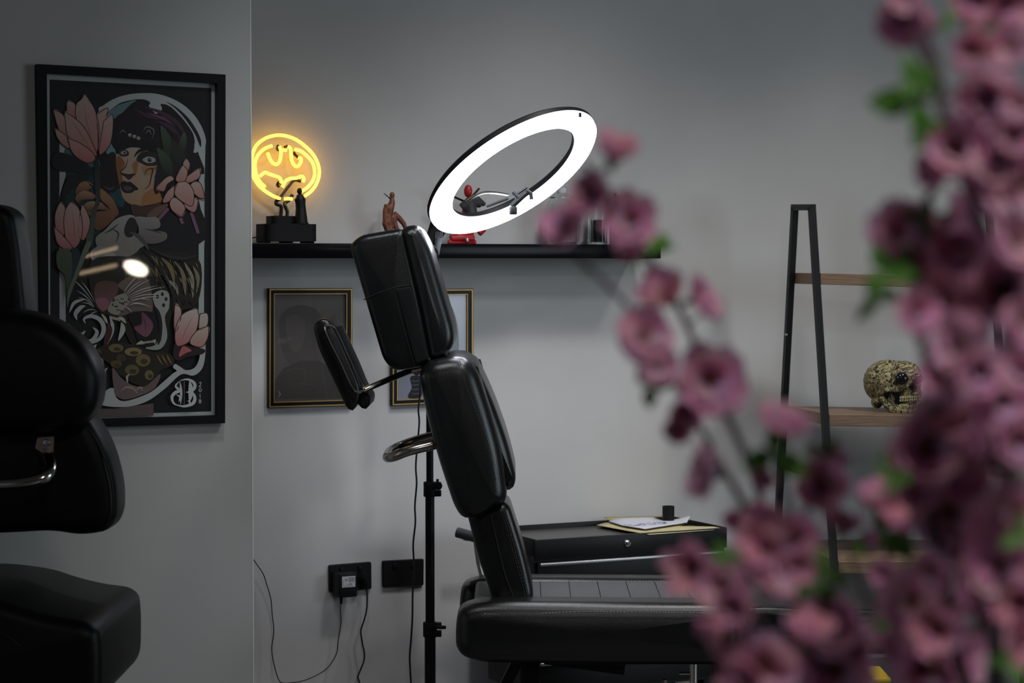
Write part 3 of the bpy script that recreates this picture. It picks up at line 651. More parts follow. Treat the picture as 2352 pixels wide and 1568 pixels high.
# bottles at the right of the shelf
M_GLASS = mat('clear_glass', (0.92, 0.97, 0.97), 0.03, trans=1.0, ior=1.3)
M_GLASSB = mat('smoked_glass', (0.05, 0.05, 0.05), 0.06, spec=0.6)
def bottle(px, pyb, w_px, prof, label, m, cat='bottle', name='glass_bottle', off=0.1):
    c = wall(px, 560, off); c.z = zt; s = c.y / 5000
    t = thing(name, label, cat, tuple(c), YAW)
    bm = bmesh.new(); pr = [(r * s, max(0, h * s)) for r, h in prof]; lathe(bm, pr, c); link_mesh('body', bm, m, t); return t, c, s
t, c, s = bottle(1291, 558, 70, [(0, 1), (34, 1), (35, 5), (35, 90), (28, 108), (12, 118), (11, 132), (9, 132), (9, 117), (26, 105), (32, 88), (32, 6), (0, 4)], 'large clear glass pump bottle behind the blossoms on the shelf', M_GLASS)
bm = bmesh.new(); lathe(bm, [(0, 118 * s), (12 * s, 118 * s), (12 * s, 130 * s), (4 * s, 132 * s), (2.5 * s, 165 * s), (0, 165 * s)], c); tube(bm, [c + Vector((0, 0, 163 * s)), c + Vector((18 * s, 0, 160 * s)), c + Vector((18 * s, 0, 150 * s))], 2.5 * s, 8)
link_mesh('pump', bm, mat('clear_plastic', (.5, .55, .56), .2), t)
t, c, s = bottle(1344, 558, 30, [(0, 1), (16, 1), (17, 4), (17, 62), (15, 62), (15, 5), (0, 4)], 'short clear glass tumbler between the bottles on the shelf', M_GLASS, 'glass', 'glass_tumbler')
t, c, s = bottle(1376, 558, 36, [(0, 1), (18, 1), (19, 4), (19, 70), (18, 108), (16, 108), (16, 70), (16, 6), (0, 5)], 'tall clear glass jar with a dark strip on the shelf', M_GLASS, 'jar', 'glass_jar')
bm = bmesh.new(); lathe(bm, [(0, 6 * s), (14 * s, 6 * s), (14 * s, 56 * s), (0, 58 * s)], c); link_mesh('contents', bm, M_BLACKP, t)
t, c, s = bottle(1413, 558, 24, [(0, 0), (13, 0), (13, 60), (12, 75), (8, 84), (6, 92), (5, 100), (3.5, 114), (2, 118), (0, 118)], 'black nozzle bottle with pointed tip near the right end of the shelf', M_BLACKP, 'bottle', 'nozzle_bottle')

# ------------------------------------------------------------------ small framed pictures
M_GOLD = mat('gold_trim', (0.42, 0.25, 0.08), 0.35, 0.6)
def small_frame(q, label, painter):
    t = thing('picture_frame', label, 'picture', tuple(wall(sum(p[0] for p in q) / 4, max(p[1] for p in q))), YAW)
    pj = lambda x, y, o: wall(x, y, 0) - V * o
    a = q; b = inset(q, 4); c = inset(q, 12); d = inset(q, 15)
    bm = bmesh.new(); quad_bars(bm, a, inset(q, 1.6), pj, 0, .016); quad_bars(bm, b, c, pj, 0, .017); link_mesh('frame', bm, mat('frame_black', (.006, .005, .005), .3, spec=.15), t, False)
    bm = bmesh.new(); quad_bars(bm, inset(q, 1.6), b, pj, 0, .019); quad_bars(bm, c, inset(q, 13.6), pj, 0, .0165); link_mesh('gold_edge', bm, M_GOLD, t, False, 'thin gold line of the frame')
    A = Art(lambda x, y, o: wall(x, y, 0) - V * (.005 + o)); painter(A, c); link_mesh('print', A.bm, M_PRINT, t, False)
    bm = bmesh.new(); bm.faces.new([bm.verts.new(pj(*p_, .011)) for p_ in c]); link_mesh('glass_pane', bm, M_PANE, t, False)
    bm = bmesh.new(); bm.faces.new([bm.verts.new(pj(*p_, .003)) for p_ in a]); link_mesh('backing', bm, M_BLACKP, t, False)
def paint_dark(A, c):
    A.fill(c, (92, 86, 86), (70, 64, 61), smooth=False)
    A.fill([(640, 735), (655, 712), (690, 700), (730, 715), (745, 760), (740, 820), (710, 850), (670, 845), (645, 800)], (70, 65, 64))
    A.fill([(628, 915), (632, 870), (650, 845), (690, 828), (730, 828), (775, 850), (788, 915)], (58, 54, 52), smooth=False)
    A.fill([(655, 735), (680, 722), (700, 745), (690, 800), (665, 800)], (80, 74, 72))
    for p_ in ([(640, 860), (680, 845), (720, 860)], [(650, 890), (700, 880), (750, 900)], [(690, 830), (700, 860), (690, 900)]): A.line(p_, 3, (66, 62, 58))
    A.line([(636, 895), (642, 905), (636, 912)], 3, (110, 108, 104))
def paint_light(A, c):
    A.fill(c, (192, 192, 208), smooth=False)
    A.fill([(1032, 700), (1048, 740), (1052, 780), (1052, 800), (1048, 815), (1035, 815), (1026, 795), (1020, 760)], (42, 42, 46))
    A.fill([(945, 700), (1010, 700), (1030, 760), (1000, 830), (975, 850), (950, 860), (944, 800)], (48, 46, 50))
    A.fill([(940, 868), (950, 862), (968, 866), (966, 885), (968, 905), (960, 914), (938, 914), (936, 906), (944, 890)], (58, 56, 60))
    for y in (873, 882, 892, 902): A.line([(941, y), (953, y + 2), (966, y - 1)], 3, (112, 112, 120))
    A.fill([(925, 853), (945, 848), (944, 856), (926, 862)], (128, 128, 136), smooth=False)
small_frame([(613, 662), (805, 661.5), (805, 931), (612.5, 936)], 'black and gold frame with a dark smoky portrait under the shelf', paint_dark)
small_frame([(896, 664), (1082, 662.5), (1082, 923), (895, 931)], 'black and gold frame with a pale print, half hidden behind the chair back', paint_light)

# ------------------------------------------------------------------ sockets, adaptor, plug and cords
def socket(q, label, rot):
    t = thing('wall_socket', label, 'wall socket', tuple(wall(q[0], q[3])), YAW)
    pj = lambda x, y, o=0: wall(x, y, 0) - V * o
    cs = rot
    bm = bmesh.new()
    lo = [bm.verts.new(pj(*p_)) for p_ in cs]
    P2 = rounded([(uz(pj(*p_))[0], uz(pj(*p_))[2]) for p_ in cs], .006, 4)
    bm.free(); bm = bmesh.new()
    f0 = [bm.verts.new(WF @ Vector((p_.x, 0, p_.y))) for p_ in P2]; f1_ = [bm.verts.new(WF @ Vector((p_.x, -.010, p_.y))) for p_ in P2]
    cx_ = sum(p_.x for p_ in P2) / len(P2); cz_ = sum(p_.y for p_ in P2) / len(P2)
    f2_ = [bm.verts.new(WF @ Vector((cx_ + (p_.x - cx_) * .97, -.013, cz_ + (p_.y - cz_) * .95))) for p_ in P2]
    n = len(P2)
    for a, b in ((f0, f1_), (f1_, f2_)):
        for i in range(n): bm.faces.new((a[i], a[(i + 1) % n], b[(i + 1) % n], b[i]))
    bm.faces.new(f2_)
    link_mesh('face_plate', bm, M_BLACKP, t)
    (ax, ay), (bx, by) = cs[0], cs[1]
    hgt = cs[3][1] - cs[0][1]
    for k in (0.28, 0.72):
        c = pj(ax + (bx - ax) * k, ay + (by - ay) * k + hgt * .2); u_, _, z_ = uz(c)
        bm = bmesh.new(); abox(bm, (u_ - .006, -.018, z_ - .008), (u_ + .006, -.012, z_ + .008), WF, .001); link_mesh('switch', bm, M_BLACKP, t)
        bm = bmesh.new()
        for du, dz_, ww, hh in ((0, -.030, .0035, .008), (-.011, -.048, .007, .0035), (.011, -.048, .007, .0035)): abox(bm, (u_ + du - ww / 2, -.0134, z_ + dz_ - hh / 2), (u_ + du + ww / 2, -.0128, z_ + dz_ + hh / 2), WF)
        link_mesh('pin_slots', bm, mat('slot_black', (.001, .001, .001), .9), t, False)
socket((800, 0, 0, 1360), 'left black double wall socket with an adaptor plugged in', [(753.5, 1297), (850, 1289), (850.5, 1351), (754, 1359)])
socket((920, 0, 0, 1345), 'right black double wall socket, empty, beside the light stand pole', [(876.5, 1287), (970.5, 1282), (970, 1343), (877, 1348)])
def adap(px, py, o): return wall(px, py, o)
ad = thing('power_adaptor', 'black power adaptor with a white label plugged into the left socket', 'power adaptor', tuple(wall(795, 1372, .03)), YAW)
aN = .075
c0 = uz(wall(779, 1318, aN)); c1 = uz(wall(821, 1370, aN))
bm = bmesh.new(); abox(bm, (c0[0], -aN, c1[2]), (c1[0], -.015, c0[2] + .0), WF, .004, 3)
tube(bm, [wall(784, 1368, .055), wall(783.5, 1386, .055)], [.0055, .004], 10)
link_mesh('body', bm, M_BLACKP, ad)
a0 = uz(wall(785.5, 1324, aN)); a1 = uz(wall(816, 1347, aN))
bm = bmesh.new(); abox(bm, (a0[0], -aN - .0008, a1[2]), (a1[0], -aN + .001, a0[2]), WF); lab = link_mesh('rating_label', bm, mat('label_white', (.5, .5, .52), .6), ad, False, 'white rating label')
bm = bmesh.new()
W_, H_ = a1[0] - a0[0], a0[2] - a1[2]
random.seed(3)
def lm(x, z, w_, h_): abox(bm, (a0[0] + x * W_, -aN - .0012, a1[2] + z * H_), (a0[0] + (x + w_) * W_, -aN - .0008, a1[2] + (z + h_) * H_), WF)
for r in range(6):
    for k in range(4): lm(.5 + k * .12, .5 + r * .07, .08, .03)
for k in range(5): lm(.1 + .15 * k, .1, .1, .03); 
for r in range(4): lm(.06, .2 + .13 * r, .05, .04)
lm(.22, .62, .03, .14); lm(.22, .74, .07, .03); lm(.22, .62, .07, .03); lm(.34, .62, .03, .14); lm(.34, .74, .07, .03); lm(.34, .68, .06, .03); lm(.34, .62, .07, .03); lm(.55, .25, .17, .07); lm(.38, .22, .08, .05)
link_mesh('label_print', bm, mat('label_ink', (.03, .03, .035), .8), lab, False)
# adaptor's thin cord
def cord(name, pts, off, rad, label, cat='cord', par=None):
    P = catmull([wall(p_[0], p_[1], p_[2] if len(p_) > 2 else off) for p_ in pts], 8); b = bmesh.new(); tube(b, P, rad, 8); o = link_mesh(name, b, M_CORD, par, True, ang=180)
    return o
cord('adaptor_cord', [(783.5, 1384, .055), (782, 1400), (783, 1430), (777, 1470), (773, 1500), (755, 1530), (735, 1546), (705, 1560), (680, 1566), (650, 1568), (640, 1560), (630, 1528), (624, 1490), (629, 1450), (625, 1410), (622, 1375), (612, 1340), (604, 1317), (590, 1296), (577, 1277), (566, 1262)], .045, .0016, '', par=ad)
pl = thing('power_plug', 'black angled plug in the left socket with its cord hanging down', 'plug', tuple(wall(838, 1330, .02)), YAW)
bm = bmesh.new(); tube(bm, [wall(832, 1322, .013), wall(830, 1324, .035)], [.016, .013], 12); tube(bm, catmull([wall(828, 1322, .034), wall(836, 1328, .032), wall(841, 1340, .03), wall(842, 1350, .03)], 4), [.010, .010, .010, .006], 10)
link_mesh('body', bm, M_BLACKP, pl)
cord('cord', [(842, 1346, .03), (843.5, 1370), (842, 1400), (836, 1425), (829, 1448), (832, 1475), (837, 1500), (835, 1520), (825, 1545), (822, 1555), (826, 1568), (832, 1600), (838, 1690)], .03, .0026, '', par=pl)

# ------------------------------------------------------------------ tool trolley behind the chair
TO = 0.52
tl = uz(wall(1228, 1241, TO)); tr_ = uz(wall(1670, 1212, TO)); topz = tl[2]
tb = thing('tool_trolley', 'black metal drawer trolley against the rear wall, behind the reclining chair', 'trolley', tuple(WF @ Vector(((tl[0] + tr_[0]) / 2, -TO + .18, 0))), YAW)
Yf, Yb = -TO, -TO + 0.33; X0, X1 = tl[0], tr_[0]
M_TB = mat('powder_coat', (0.006, 0.006, 0.0065), 0.4, bump=.1, bscale=600, spec=0.25)
M_TBT = mat('trolley_top', (0.055, 0.052, 0.05), 0.34, bump=.1, bscale=500)
bm = bmesh.new()
abox(bm, (X0 + .004, Yf + .012, .10), (X1 - .004, Yb, topz - .04), WF)
abox(bm, (X0, Yf, topz - .062), (X1, Yf + .02, topz), WF, .002)
abox(bm, (X0, Yb - .006, topz - .05), (X1, Yb, topz + .004), WF, .001); abox(bm, (X0, Yf, topz - .05), (X0 + .006, Yb, topz + .003), WF, .001); abox(bm, (X1 - .006, Yf, topz - .05), (X1, Yb, topz + .003), WF, .001)
link_mesh('body', bm, M_TB, tb)
bm = bmesh.new(); abox(bm, (X0 + .006, Yf + .006, topz - .02), (X1 - .006, Yb - .006, topz - .012), WF); link_mesh('top_tray', bm, M_TBT, tb)
zd = topz - .068; k = 0
while zd > .2:
    h = .095
    bm = bmesh.new(); abox(bm, (X0 + .012, Yf - .004, zd - h), (X1 - .012, Yf + .014, zd), WF, .003); dr = link_mesh('drawer', bm, M_TB, tb)
    bm = bmesh.new(); abox(bm, (X0 + .014, Yf - .014, zd - .012), (X1 - .014, Yf - .004, zd - .001), WF, .004, 3); link_mesh('handle_rail', bm, M_STEEL, dr, label='bright metal handle rail')
    zd -= h + .006
lk = uz(wall(1441, 1247, TO))
bm = bmesh.new(); lathe(bm, [(0, .012), (.006, .012), (.0065, .009), (.0085, .008), (.0115, .004), (.0125, 0)], WF @ Vector((lk[0], Yf, lk[2])), -V); link_mesh('lock', bm, M_CHROME, tb, label='round chrome key lock')
bm = bmesh.new(); abox(bm, (lk[0] - .001, Yf - .0135, lk[2] - .004), (lk[0] + .001, Yf - .012, lk[2] + .004), WF); link_mesh('key_slot', bm, M_BLACK, tb)
bm = bmesh.new()
hy = (Yf + Yb) / 2 + .06
ph = [atY(1048, 1221, 7.0), atY(1085, 1230, 6.95)]
abox(bm, (X0 - .09, Yb - .04, topz - .03), (X0, Yb - .01, topz - .01), WF, .002)
link_mesh('bracket', bm, M_TB, tb)
for (cx_, cy_) in ((X0 + .05, Yf + .05), (X1 - .05, Yf + .05), (X0 + .05, Yb - .05), (X1 - .05, Yb - .05)):
    b = bmesh.new(); lathe(b, [(0, -.012), (.03, -.012), (.034, 0), (.03, .012), (0, .012)], WF @ Vector((cx_, cy_, .035)), U, 16); abox(b, (cx_ - .016, cy_ - .02, .035), (cx_ + .016, cy_ + .02, .10), WF); link_mesh('castor', b, M_BLACKP, tb)
# papers
def sheet(name, pts, zoff, m, label, cat, curl=0.0, grp=None, part=None):
    bm = bmesh.new(); P = [onplane(x, y, Vector((0, 0, topz - .012 + zoff + (pp[0] if pp else 0))), Vector((0, 0, 1))) for x, y, *pp in pts]
    vs = [bm.verts.new(q) for q in P]; bm.faces.new(vs); bmesh.ops.triangulate(bm, faces=bm.faces)
    bmesh.ops.subdivide_edges(bm, edges=bm.edges, cuts=3, use_grid_fill=True)
    o = link_mesh(name, bm, m, None, True, ang=180); md = o.modifiers.new('s', 'SOLIDIFY'); md.thickness = .0012; md.offset = 1
    return solo(o, label, cat, grp)
M_YEL = mat('yellow_paper', (.50, .42, .13), .7, var=.15, vscale=20); M_YEL2 = mat('cream_paper', (.50, .44, .24), .7, var=.1, vscale=20)
M_WHP = mat('white_paper', (.55, .56, .62), .7)
sheet('envelope', [(1386, 1187), (1520, 1184), (1600, 1196), (1500, 1222), (1420, 1205)], .004, M_YEL, 'yellow paper folder lying under the white sheet on the trolley', 'folder')
sheet('envelope', [(1370, 1205), (1392, 1199), (1500, 1206), (1664, 1209), (1640, 1216), (1492, 1227), (1440, 1218)], .010, M_YEL2, 'cream paper folder at the front right of the trolley top', 'folder')
sheet('paper_sheet', [(1398, 1196), (1415, 1189), (1496, 1186.5), (1525, 1196), (1560, 1190), (1587, 1183), (1578, 1199), (1500, 1211), (1482, 1214), (1430, 1206)], .018, M_WHP, 'white printed sheet of paper on top of the yellow folders', 'paper')
bm = bmesh.new(); random.seed(5)
for i in range(70):
    a_, b_ = random.random(), random.random()
    x_ = 1432 + 95 * a_; y_ = 1204 - 7 * a_ + 5 * b_; q0 = onplane(x_, y_, Vector((0, 0, topz + .0076)), Vector((0, 0, 1)))
    abox(bm, (q0.x, q0.y, q0.z), (q0.x + random.uniform(.004, .012), q0.y + .002, q0.z + .0004))
o = link_mesh('printed_lines', bm, mat('blue_ink', (.10, .10, .2), .8), None, False)
sh = [x for x in bpy.data.objects if x.name == 'paper_sheet'][0]
o.parent = sh; o.location = o.location - sh.location
cpp = onplane(1535, 1207, Vector((0, 0, topz - .012)), Vector((0, 0, 1)))
cup = thing('black_tube', 'black open tube standing behind the papers on the trolley', 'tube', (cpp.x, cpp.y, topz - .012), 0)
bm = bmesh.new(); lathe(bm, [(0, 0), (.019, 0), (.0195, .04), (.0195, .064), (.017, .064), (.017, .01), (0, .01)], cpp, seg=28); link_mesh('body', bm, M_BLACKP, cup)

# ------------------------------------------------------------------ reclining tattoo chair
ch = thing('tattoo_chair', 'black leather reclining tattoo chair with raised back, chrome handle and long seat, in the middle', 'chair', (atY(1350, 1500, 6.05).x, 6.05, 0), 0)
YN, YF = 5.78, 6.34
# head rest block and front pad
bm = bmesh.new(); slab(bm, rounded([(801, 562, 22), (826, 540, 40), (918, 524, 16), (930, 531, 10), (998, 836, 12), (985, 840, 20), (905, 853, 26), (880, 828, 30)], 20), 5.86, 6.22, .022, .004)
hr = link_mesh('headrest', bm, M_LEATHER, ch)
bm = bmesh.new(); slab(bm, rounded([(917, 526, 14), (942, 516, 18), (962, 517, 22), (985, 560, 40), (1042, 755, 40), (1043, 792, 24), (1020, 820, 24), (985, 833, 14), (960, 700, 60)], 20), 5.85, 6.23, .032, .004)
hp = link_mesh('headrest_pad', bm, M_LEATHER, ch)
# seams of the block: flap with stitched edge
bm = bmesh.new()
YS = 5.857
tube(bm, catmull([atY(835, 688, YS), atY(872, 672, YS), (atY(908, 660, YS)), atY(945, 654, YS)], 5), .0018, 6)
tube(bm, [atY(905, 662, YS), atY(918, 720, YS), atY(952, 842, YS)], .0016, 6); tube(bm, [atY(845, 590, YS + .004), atY(915, 572, YS + .004)], .001, 4)
link_mesh('seam', bm, mat('seam_leather', (.009, .010, .0105), .5, spec=.2), hr)
bm = bmesh.new(); slab(bm, [(908, 664), (944, 656), (985, 825), (955, 838)], 5.853, 5.87, .004, .001); link_mesh('flap', bm, mat('flap_leather', (.007, .0075, .008), .55, bump=.3, bscale=300, spec=.2), hr)
# backrest
bm = bmesh.new(); slab(bm, rounded([(960, 855, 20), (985, 828, 30), (1040, 818, 30), (1072, 822, 25), (1096, 850, 35), (1124, 935, 60), (1152, 1035, 40), (1165, 1135, 20), (1160, 1158, 16), (1128, 1166, 14), (1104, 1190, 14), (1062, 1196, 22), (1042, 1165, 30), (1002, 1045, 60), (972, 925, 60)], 20), YN + .02, YF - .05, .046, .006)
br = link_mesh('backrest', bm, M_LEATHER, ch)
bm = bmesh.new(); slab(bm, rounded([(1062, 824, 15), (1090, 832, 30), (1128, 910, 60), (1166, 1015, 60), (1186, 1098, 30), (1180, 1124, 14), (1158, 1131, 10), (1135, 1060, 60), (1095, 930, 60)], 20), YN + .085, YF - .02, .034, .006)
bf = link_mesh('backrest_pad', bm, M_LEATHER, ch)
bm = bmesh.new(); dashes(bm, catmull([atY(x, y, YN + .021) for x, y in ((1056, 828), (1063, 850), (1068, 880), (1082, 915), (1100, 960), (1130, 1040), (1148, 1110))], 6), .005, .004, .0008); link_mesh('stitching', bm, M_STITCHD, br)
bm = bmesh.new(); dashes(bm, catmull([atY(x, y, YN + .022) for x, y in ((1050, 828), (1057, 850), (1062, 880), (1076, 915), (1094, 960), (1124, 1040), (1142, 1110))], 6), .005, .004, .0008); link_mesh('stitching', bm, M_STITCHD, br)
# column between back and seat
bm = bmesh.new(); slab(bm, rounded([(1072, 1180, 10), (1150, 1150, 10), (1170, 1160, 20), (1205, 1270, 60), (1226, 1365, 16), (1222, 1386, 8), (1136, 1392, 8), (1100, 1290, 40)], 15), 5.90, 6.16, .024, .003)
pcl = link_mesh('back_column', bm, M_LEATHER, ch)
bm = bmesh.new()
for dx in (0, 5): dashes(bm, catmull([atY(x + dx, y, 5.899) for x, y in ((1150, 1172), (1165, 1215), (1185, 1290), (1200, 1340), (1210, 1384))], 6), .006, .004, .0008)
link_mesh('stitching', bm, M_STITCHD, pcl)
bm = bmesh.new(); tube(bm, catmull([atY(1127, 1180, 5.896), atY(1140, 1240, 5.896), atY(1160, 1320, 5.896), atY(1185, 1386, 5.896)], 5), .0022, 6); link_mesh('seam', bm, MATS['seam_leather'], pcl)
# seat bolsters
NB = rounded([(1046, 1440, 20), (1052, 1402, 34), (1090, 1388, 50), (1150, 1384, 40), (1400, 1386, 40), (1690, 1388, 24), (1702, 1400, 14), (1698, 1500, 24), (1670, 1531, 24), (1400, 1531, 40), (1110, 1526, 34), (1062, 1512, 28), (1046, 1490, 20)], 20)
bm = bmesh.new(); slab(bm, NB, YN - .02, YN + .13, .038, .006); nb = link_mesh('seat_bolster', bm, M_LEATHER, ch)
bm = bmesh.new()
FBp = [(p_.x if hasattr(p_, 'x') else p_[0], p_[1]) for p_ in NB]
slab(bm, NB, YF - .13, YF, .038, .006, Yref=YN - .02); fb = link_mesh('seat_bolster', bm, M_LEATHER, ch)
bm = bmesh.new(); dashes(bm, catmull([atY(x, y, YN - .018) for x, y in ((1112, 1409), (1200, 1411), (1260, 1407), (1330, 1404), (1450, 1405), (1600, 1407), (1690, 1408))], 8), .005, .0035, .0008); link_mesh('stitching', bm, M_STITCH, nb)
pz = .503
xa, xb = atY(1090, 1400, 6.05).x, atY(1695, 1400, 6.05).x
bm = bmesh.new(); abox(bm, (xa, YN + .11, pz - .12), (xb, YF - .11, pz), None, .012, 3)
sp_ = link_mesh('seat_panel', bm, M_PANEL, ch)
bm = bmesh.new()
for k in range(1, 9):
    xx = xa + (xb - xa) * k / 9 + .02; tube(bm, [(xx, YN + .12, pz + .0003), (xx + .002, YF - .12, pz + .0003)], .0012, 4)
link_mesh('seam', bm, M_BLACK, sp_)
bm = bmesh.new(); zz = pz + .0015; yy = YF - .135
dashes(bm, [(xa + .1, yy, zz), (xa + .35, yy, zz), (xb - .12, yy, zz + .001), (xb - .05, yy - .03, zz), (xb - .045, YN + .14, zz)], .005, .0035, .0008); link_mesh('stitching', bm, M_STITCH, sp_)
# leg rest
bm = bmesh.new(); slab(bm, rounded([(1712, 1415, 12), (1722, 1396, 20), (1760, 1391, 30), (1950, 1399, 40), (2150, 1404, 24), (2176, 1420, 14), (2170, 1446, 14), (2100, 1454, 30), (1760, 1453, 30), (1716, 1446, 14)], 14), YN - .005, YF + .01, .020, .003)
lr = link_mesh('leg_rest', bm, M_LEATHER, ch)
bm = bmesh.new(); tube(bm, catmull([atY(1722, 1399, YN + .01), atY(1760, 1393, YN + .004), atY(1950, 1402, YN + .004), atY(2140, 1407, YN + .004)], 6), .0022, 6); link_mesh('piping', bm, M_LEATHER, lr)
# chrome grab handles
bm = bmesh.new(); tube(bm, catmull([atY(1035, 1010, 5.90), atY(1000, 1020, 5.88), atY(940, 1035, 5.87), atY(905, 1048, 5.89), atY(890, 1050, 5.94), atY(892, 1044, 6.02), atY(897, 1036, 6.12), atY(915, 1026, 6.18), atY(960, 1010, 6.2), atY(1035, 990, 6.2)], 6), .0135, 14); link_mesh('grab_handle', bm, M_CHROMED, ch, label='worn chrome grab handle behind the backrest')
bm = bmesh.new(); tube(bm, [atY(1050, 1222, 6.42), atY(1090, 1233, 6.40), atY(1140, 1240, 6.3)], .0155, 14); link_mesh('arm_bar', bm, M_GREYP, ch, label='grey foam-covered arm bar')
bm = bmesh.new(); tube(bm, [atY(1093, 1235, 6.40), atY(1100, 1290, 6.38), atY(1112, 1340, 6.33)], .009, 10); link_mesh('arm_stay', bm, M_STEEL, ch)
# side pad (face cradle) on a rod
bm = bmesh.new(); slab(bm, rounded([(735, 730, 14), (752, 732, 12), (772, 760, 30), (800, 822, 40), (829, 893, 20), (824, 925, 14), (808, 947, 12), (794, 936, 20), (762, 868, 50), (730, 800, 40), (717, 748, 18)], 12), 5.86, 6.16, .012, .003); link_mesh('cradle_pad', bm, M_LEATHER, ch)
bm = bmesh.new(); slab(bm, rounded([(758, 750, 8), (770, 748, 8), (792, 795, 30), (812, 835, 20), (834, 890, 20), (851, 912, 10), (849, 932, 8), (837, 943, 8), (822, 930, 14), (800, 870, 30), (775, 800, 30)], 8), 5.90, 6.12, .009, .002); link_mesh('cradle_back', bm, M_BLACKP, ch)
bm = bmesh.new(); tube(bm, catmull([atY(x, y, 5.843) for x, y in ((747, 754), (762, 790), (785, 835), (805, 880), (818, 899), (829, 899), (836, 890), (822, 860), (800, 815), (782, 775), (768, 752), (754, 748))], 5, True), .0034, 8, True); link_mesh('cradle_frame', bm, M_CHROME, ch, label='chrome wire loop on the face cradle')
bm = bmesh.new(); tube(bm, catmull([atY(832, 897, 5.88), atY(860, 885, 5.9), atY(905, 866, 5.95), atY(945, 850, 6.0), atY(985, 835, 6.02)], 5), .0085, 12); link_mesh('cradle_rod', bm, M_CHROMED, ch, label='chrome rod holding the face cradle')
bm = bmesh.new()
tube(bm, [atY(1010, 790, 6.02), atY(1022, 840, 6.02)], .014, 12); tube(bm, [atY(945, 850, 6.0), atY(1000, 838, 6.0)], .011, 10)
lathe(bm, [(0, -.03), (.014, -.03), (.016, -.02), (.016, .02), (.014, .03), (0, .03)], atY(1012, 812, 6.0), Vector((0, 1, 0)), 16)
link_mesh('neck_joint', bm, M_CHROMED, ch)
# steel underframe
bm = bmesh.new()
def barp(a, b, wd, dp): # rectangular bar
    a, b = Vector(a), Vector(b); t_ = (b - a).normalized(); s_ = t_.cross(Vector((0, 1, 0))).normalized() if abs(t_.y) < .9 else Vector((1, 0, 0)); e = t_.cross(s_)
    vs = []
    for q in (a, b):
        for i, j in ((-1, -1), (1, -1), (1, 1), (-1, 1)): vs.append(bm.verts.new(q + s_ * wd / 2 * i + e * dp / 2 * j))
    for f in ((0, 1, 2, 3), (7, 6, 5, 4), (0, 4, 5, 1), (1, 5, 6, 2), (2, 6, 7, 3), (3, 7, 4, 0)): bm.faces.new([vs[i] for i in f])
xs = lambda px: atY(px, 1530, 6.05).x
zs = .37
abox(bm, (xs(1120), 5.93, zs - .025), (xs(2100), 5.97, zs + .02), None, .003); abox(bm, (xs(1120), 6.13, zs - .025), (xs(2100), 6.17, zs + .02), None, .003)
abox(bm, (xs(1195), 5.98, .05), (xs(1240), 6.12, zs), None, .004); abox(bm, (xs(1640), 5.98, .05), (xs(1680), 6.12, zs), None, .004)
abox(bm, (xs(1100), 5.86, 0), (xs(1750), 6.24, .05), None, .006)
barp((xs(1150), 6.0, .22), (xs(1195), 6.0, .33), .03, .03); barp((xs(1250), 5.95, .33), (xs(1430), 5.95, .30), .03, .02)
barp((xs(1680), 6.0, .2), (xs(1900), 6.0, zs), .03, .03)
link_mesh('base_frame', bm, M_BLACK, ch)
bm = bmesh.new(); lathe(bm, [(0, 0), (.011, 0), (.011, .05), (.013, .052), (.013, .06), (0, .06)], atY(1593, 1566, 5.9), seg=18); tube(bm, [atY(1560, 1546, 5.9), atY(1590, 1546, 5.9)], .004, 8); link_mesh('hydraulic_fitting', bm, M_CHROME, ch, label='chrome fitting under the seat')
bm = bmesh.new(); lathe(bm, [(0, 0), (.004, 0), (.007, .008), (.009, .014), (.006, .018), (0, .018)], atY(1528, 1572, 5.9), seg=14); link_mesh('adjusting_knob', bm, M_CHROME, ch, label='small chrome knob under the seat')

# yellow storage tub under the leg rest
yb = atY(1990, 1543, 6.75)
tub = thing('storage_box', 'yellow plastic box showing below the leg rest behind the blossoms', 'box', (yb.x, yb.y, 0), .1)
bm = bmesh.new(); M_YP = mat('yellow_plastic', (.62, .42, .01), .45)
abox(bm, (yb.x - .045, yb.y - .1, 0), (yb.x + .055, yb.y + .1, yb.z - .012), None, .006); abox(bm, (yb.x - .05, yb.y - .105, yb.z - .014), (yb.x + .06, yb.y + .105, yb.z), None, .004)
link_mesh('tub', bm, M_YP, tub)
bm = bmesh.new(); abox(bm, (yb.x - .012, yb.y - .106, yb.z - .05), (yb.x + .012, yb.y - .1, yb.z - .02), None, .001); link_mesh('latch', bm, M_BLACKP, tub)

# ------------------------------------------------------------------ ring light on its stand
PX = atY(987, 900, 6.45)
rl = thing('ring_light', 'glowing white ring light on a black stand behind the chair', 'ring light', (PX.x, PX.y, 0), 0)
RC = atY(1179, 396, 6.18); RR = 218 * 6.18 / F
th = R(31.6)
maj = (RT * math.cos(th) + UP * math.sin(th)).normalized()
e = Vector((math.sin(th), -math.cos(th)))
ci = .338; si = math.sqrt(1 - ci * ci)
nrm = (RT * e.x * si + UP * e.y * si - FW * ci).normalized()
mnr = nrm.cross(maj).normalized()
def ringp(a, r, h=0.0): return RC + (maj * math.cos(a) + mnr * math.sin(a)) * r + nrm * h
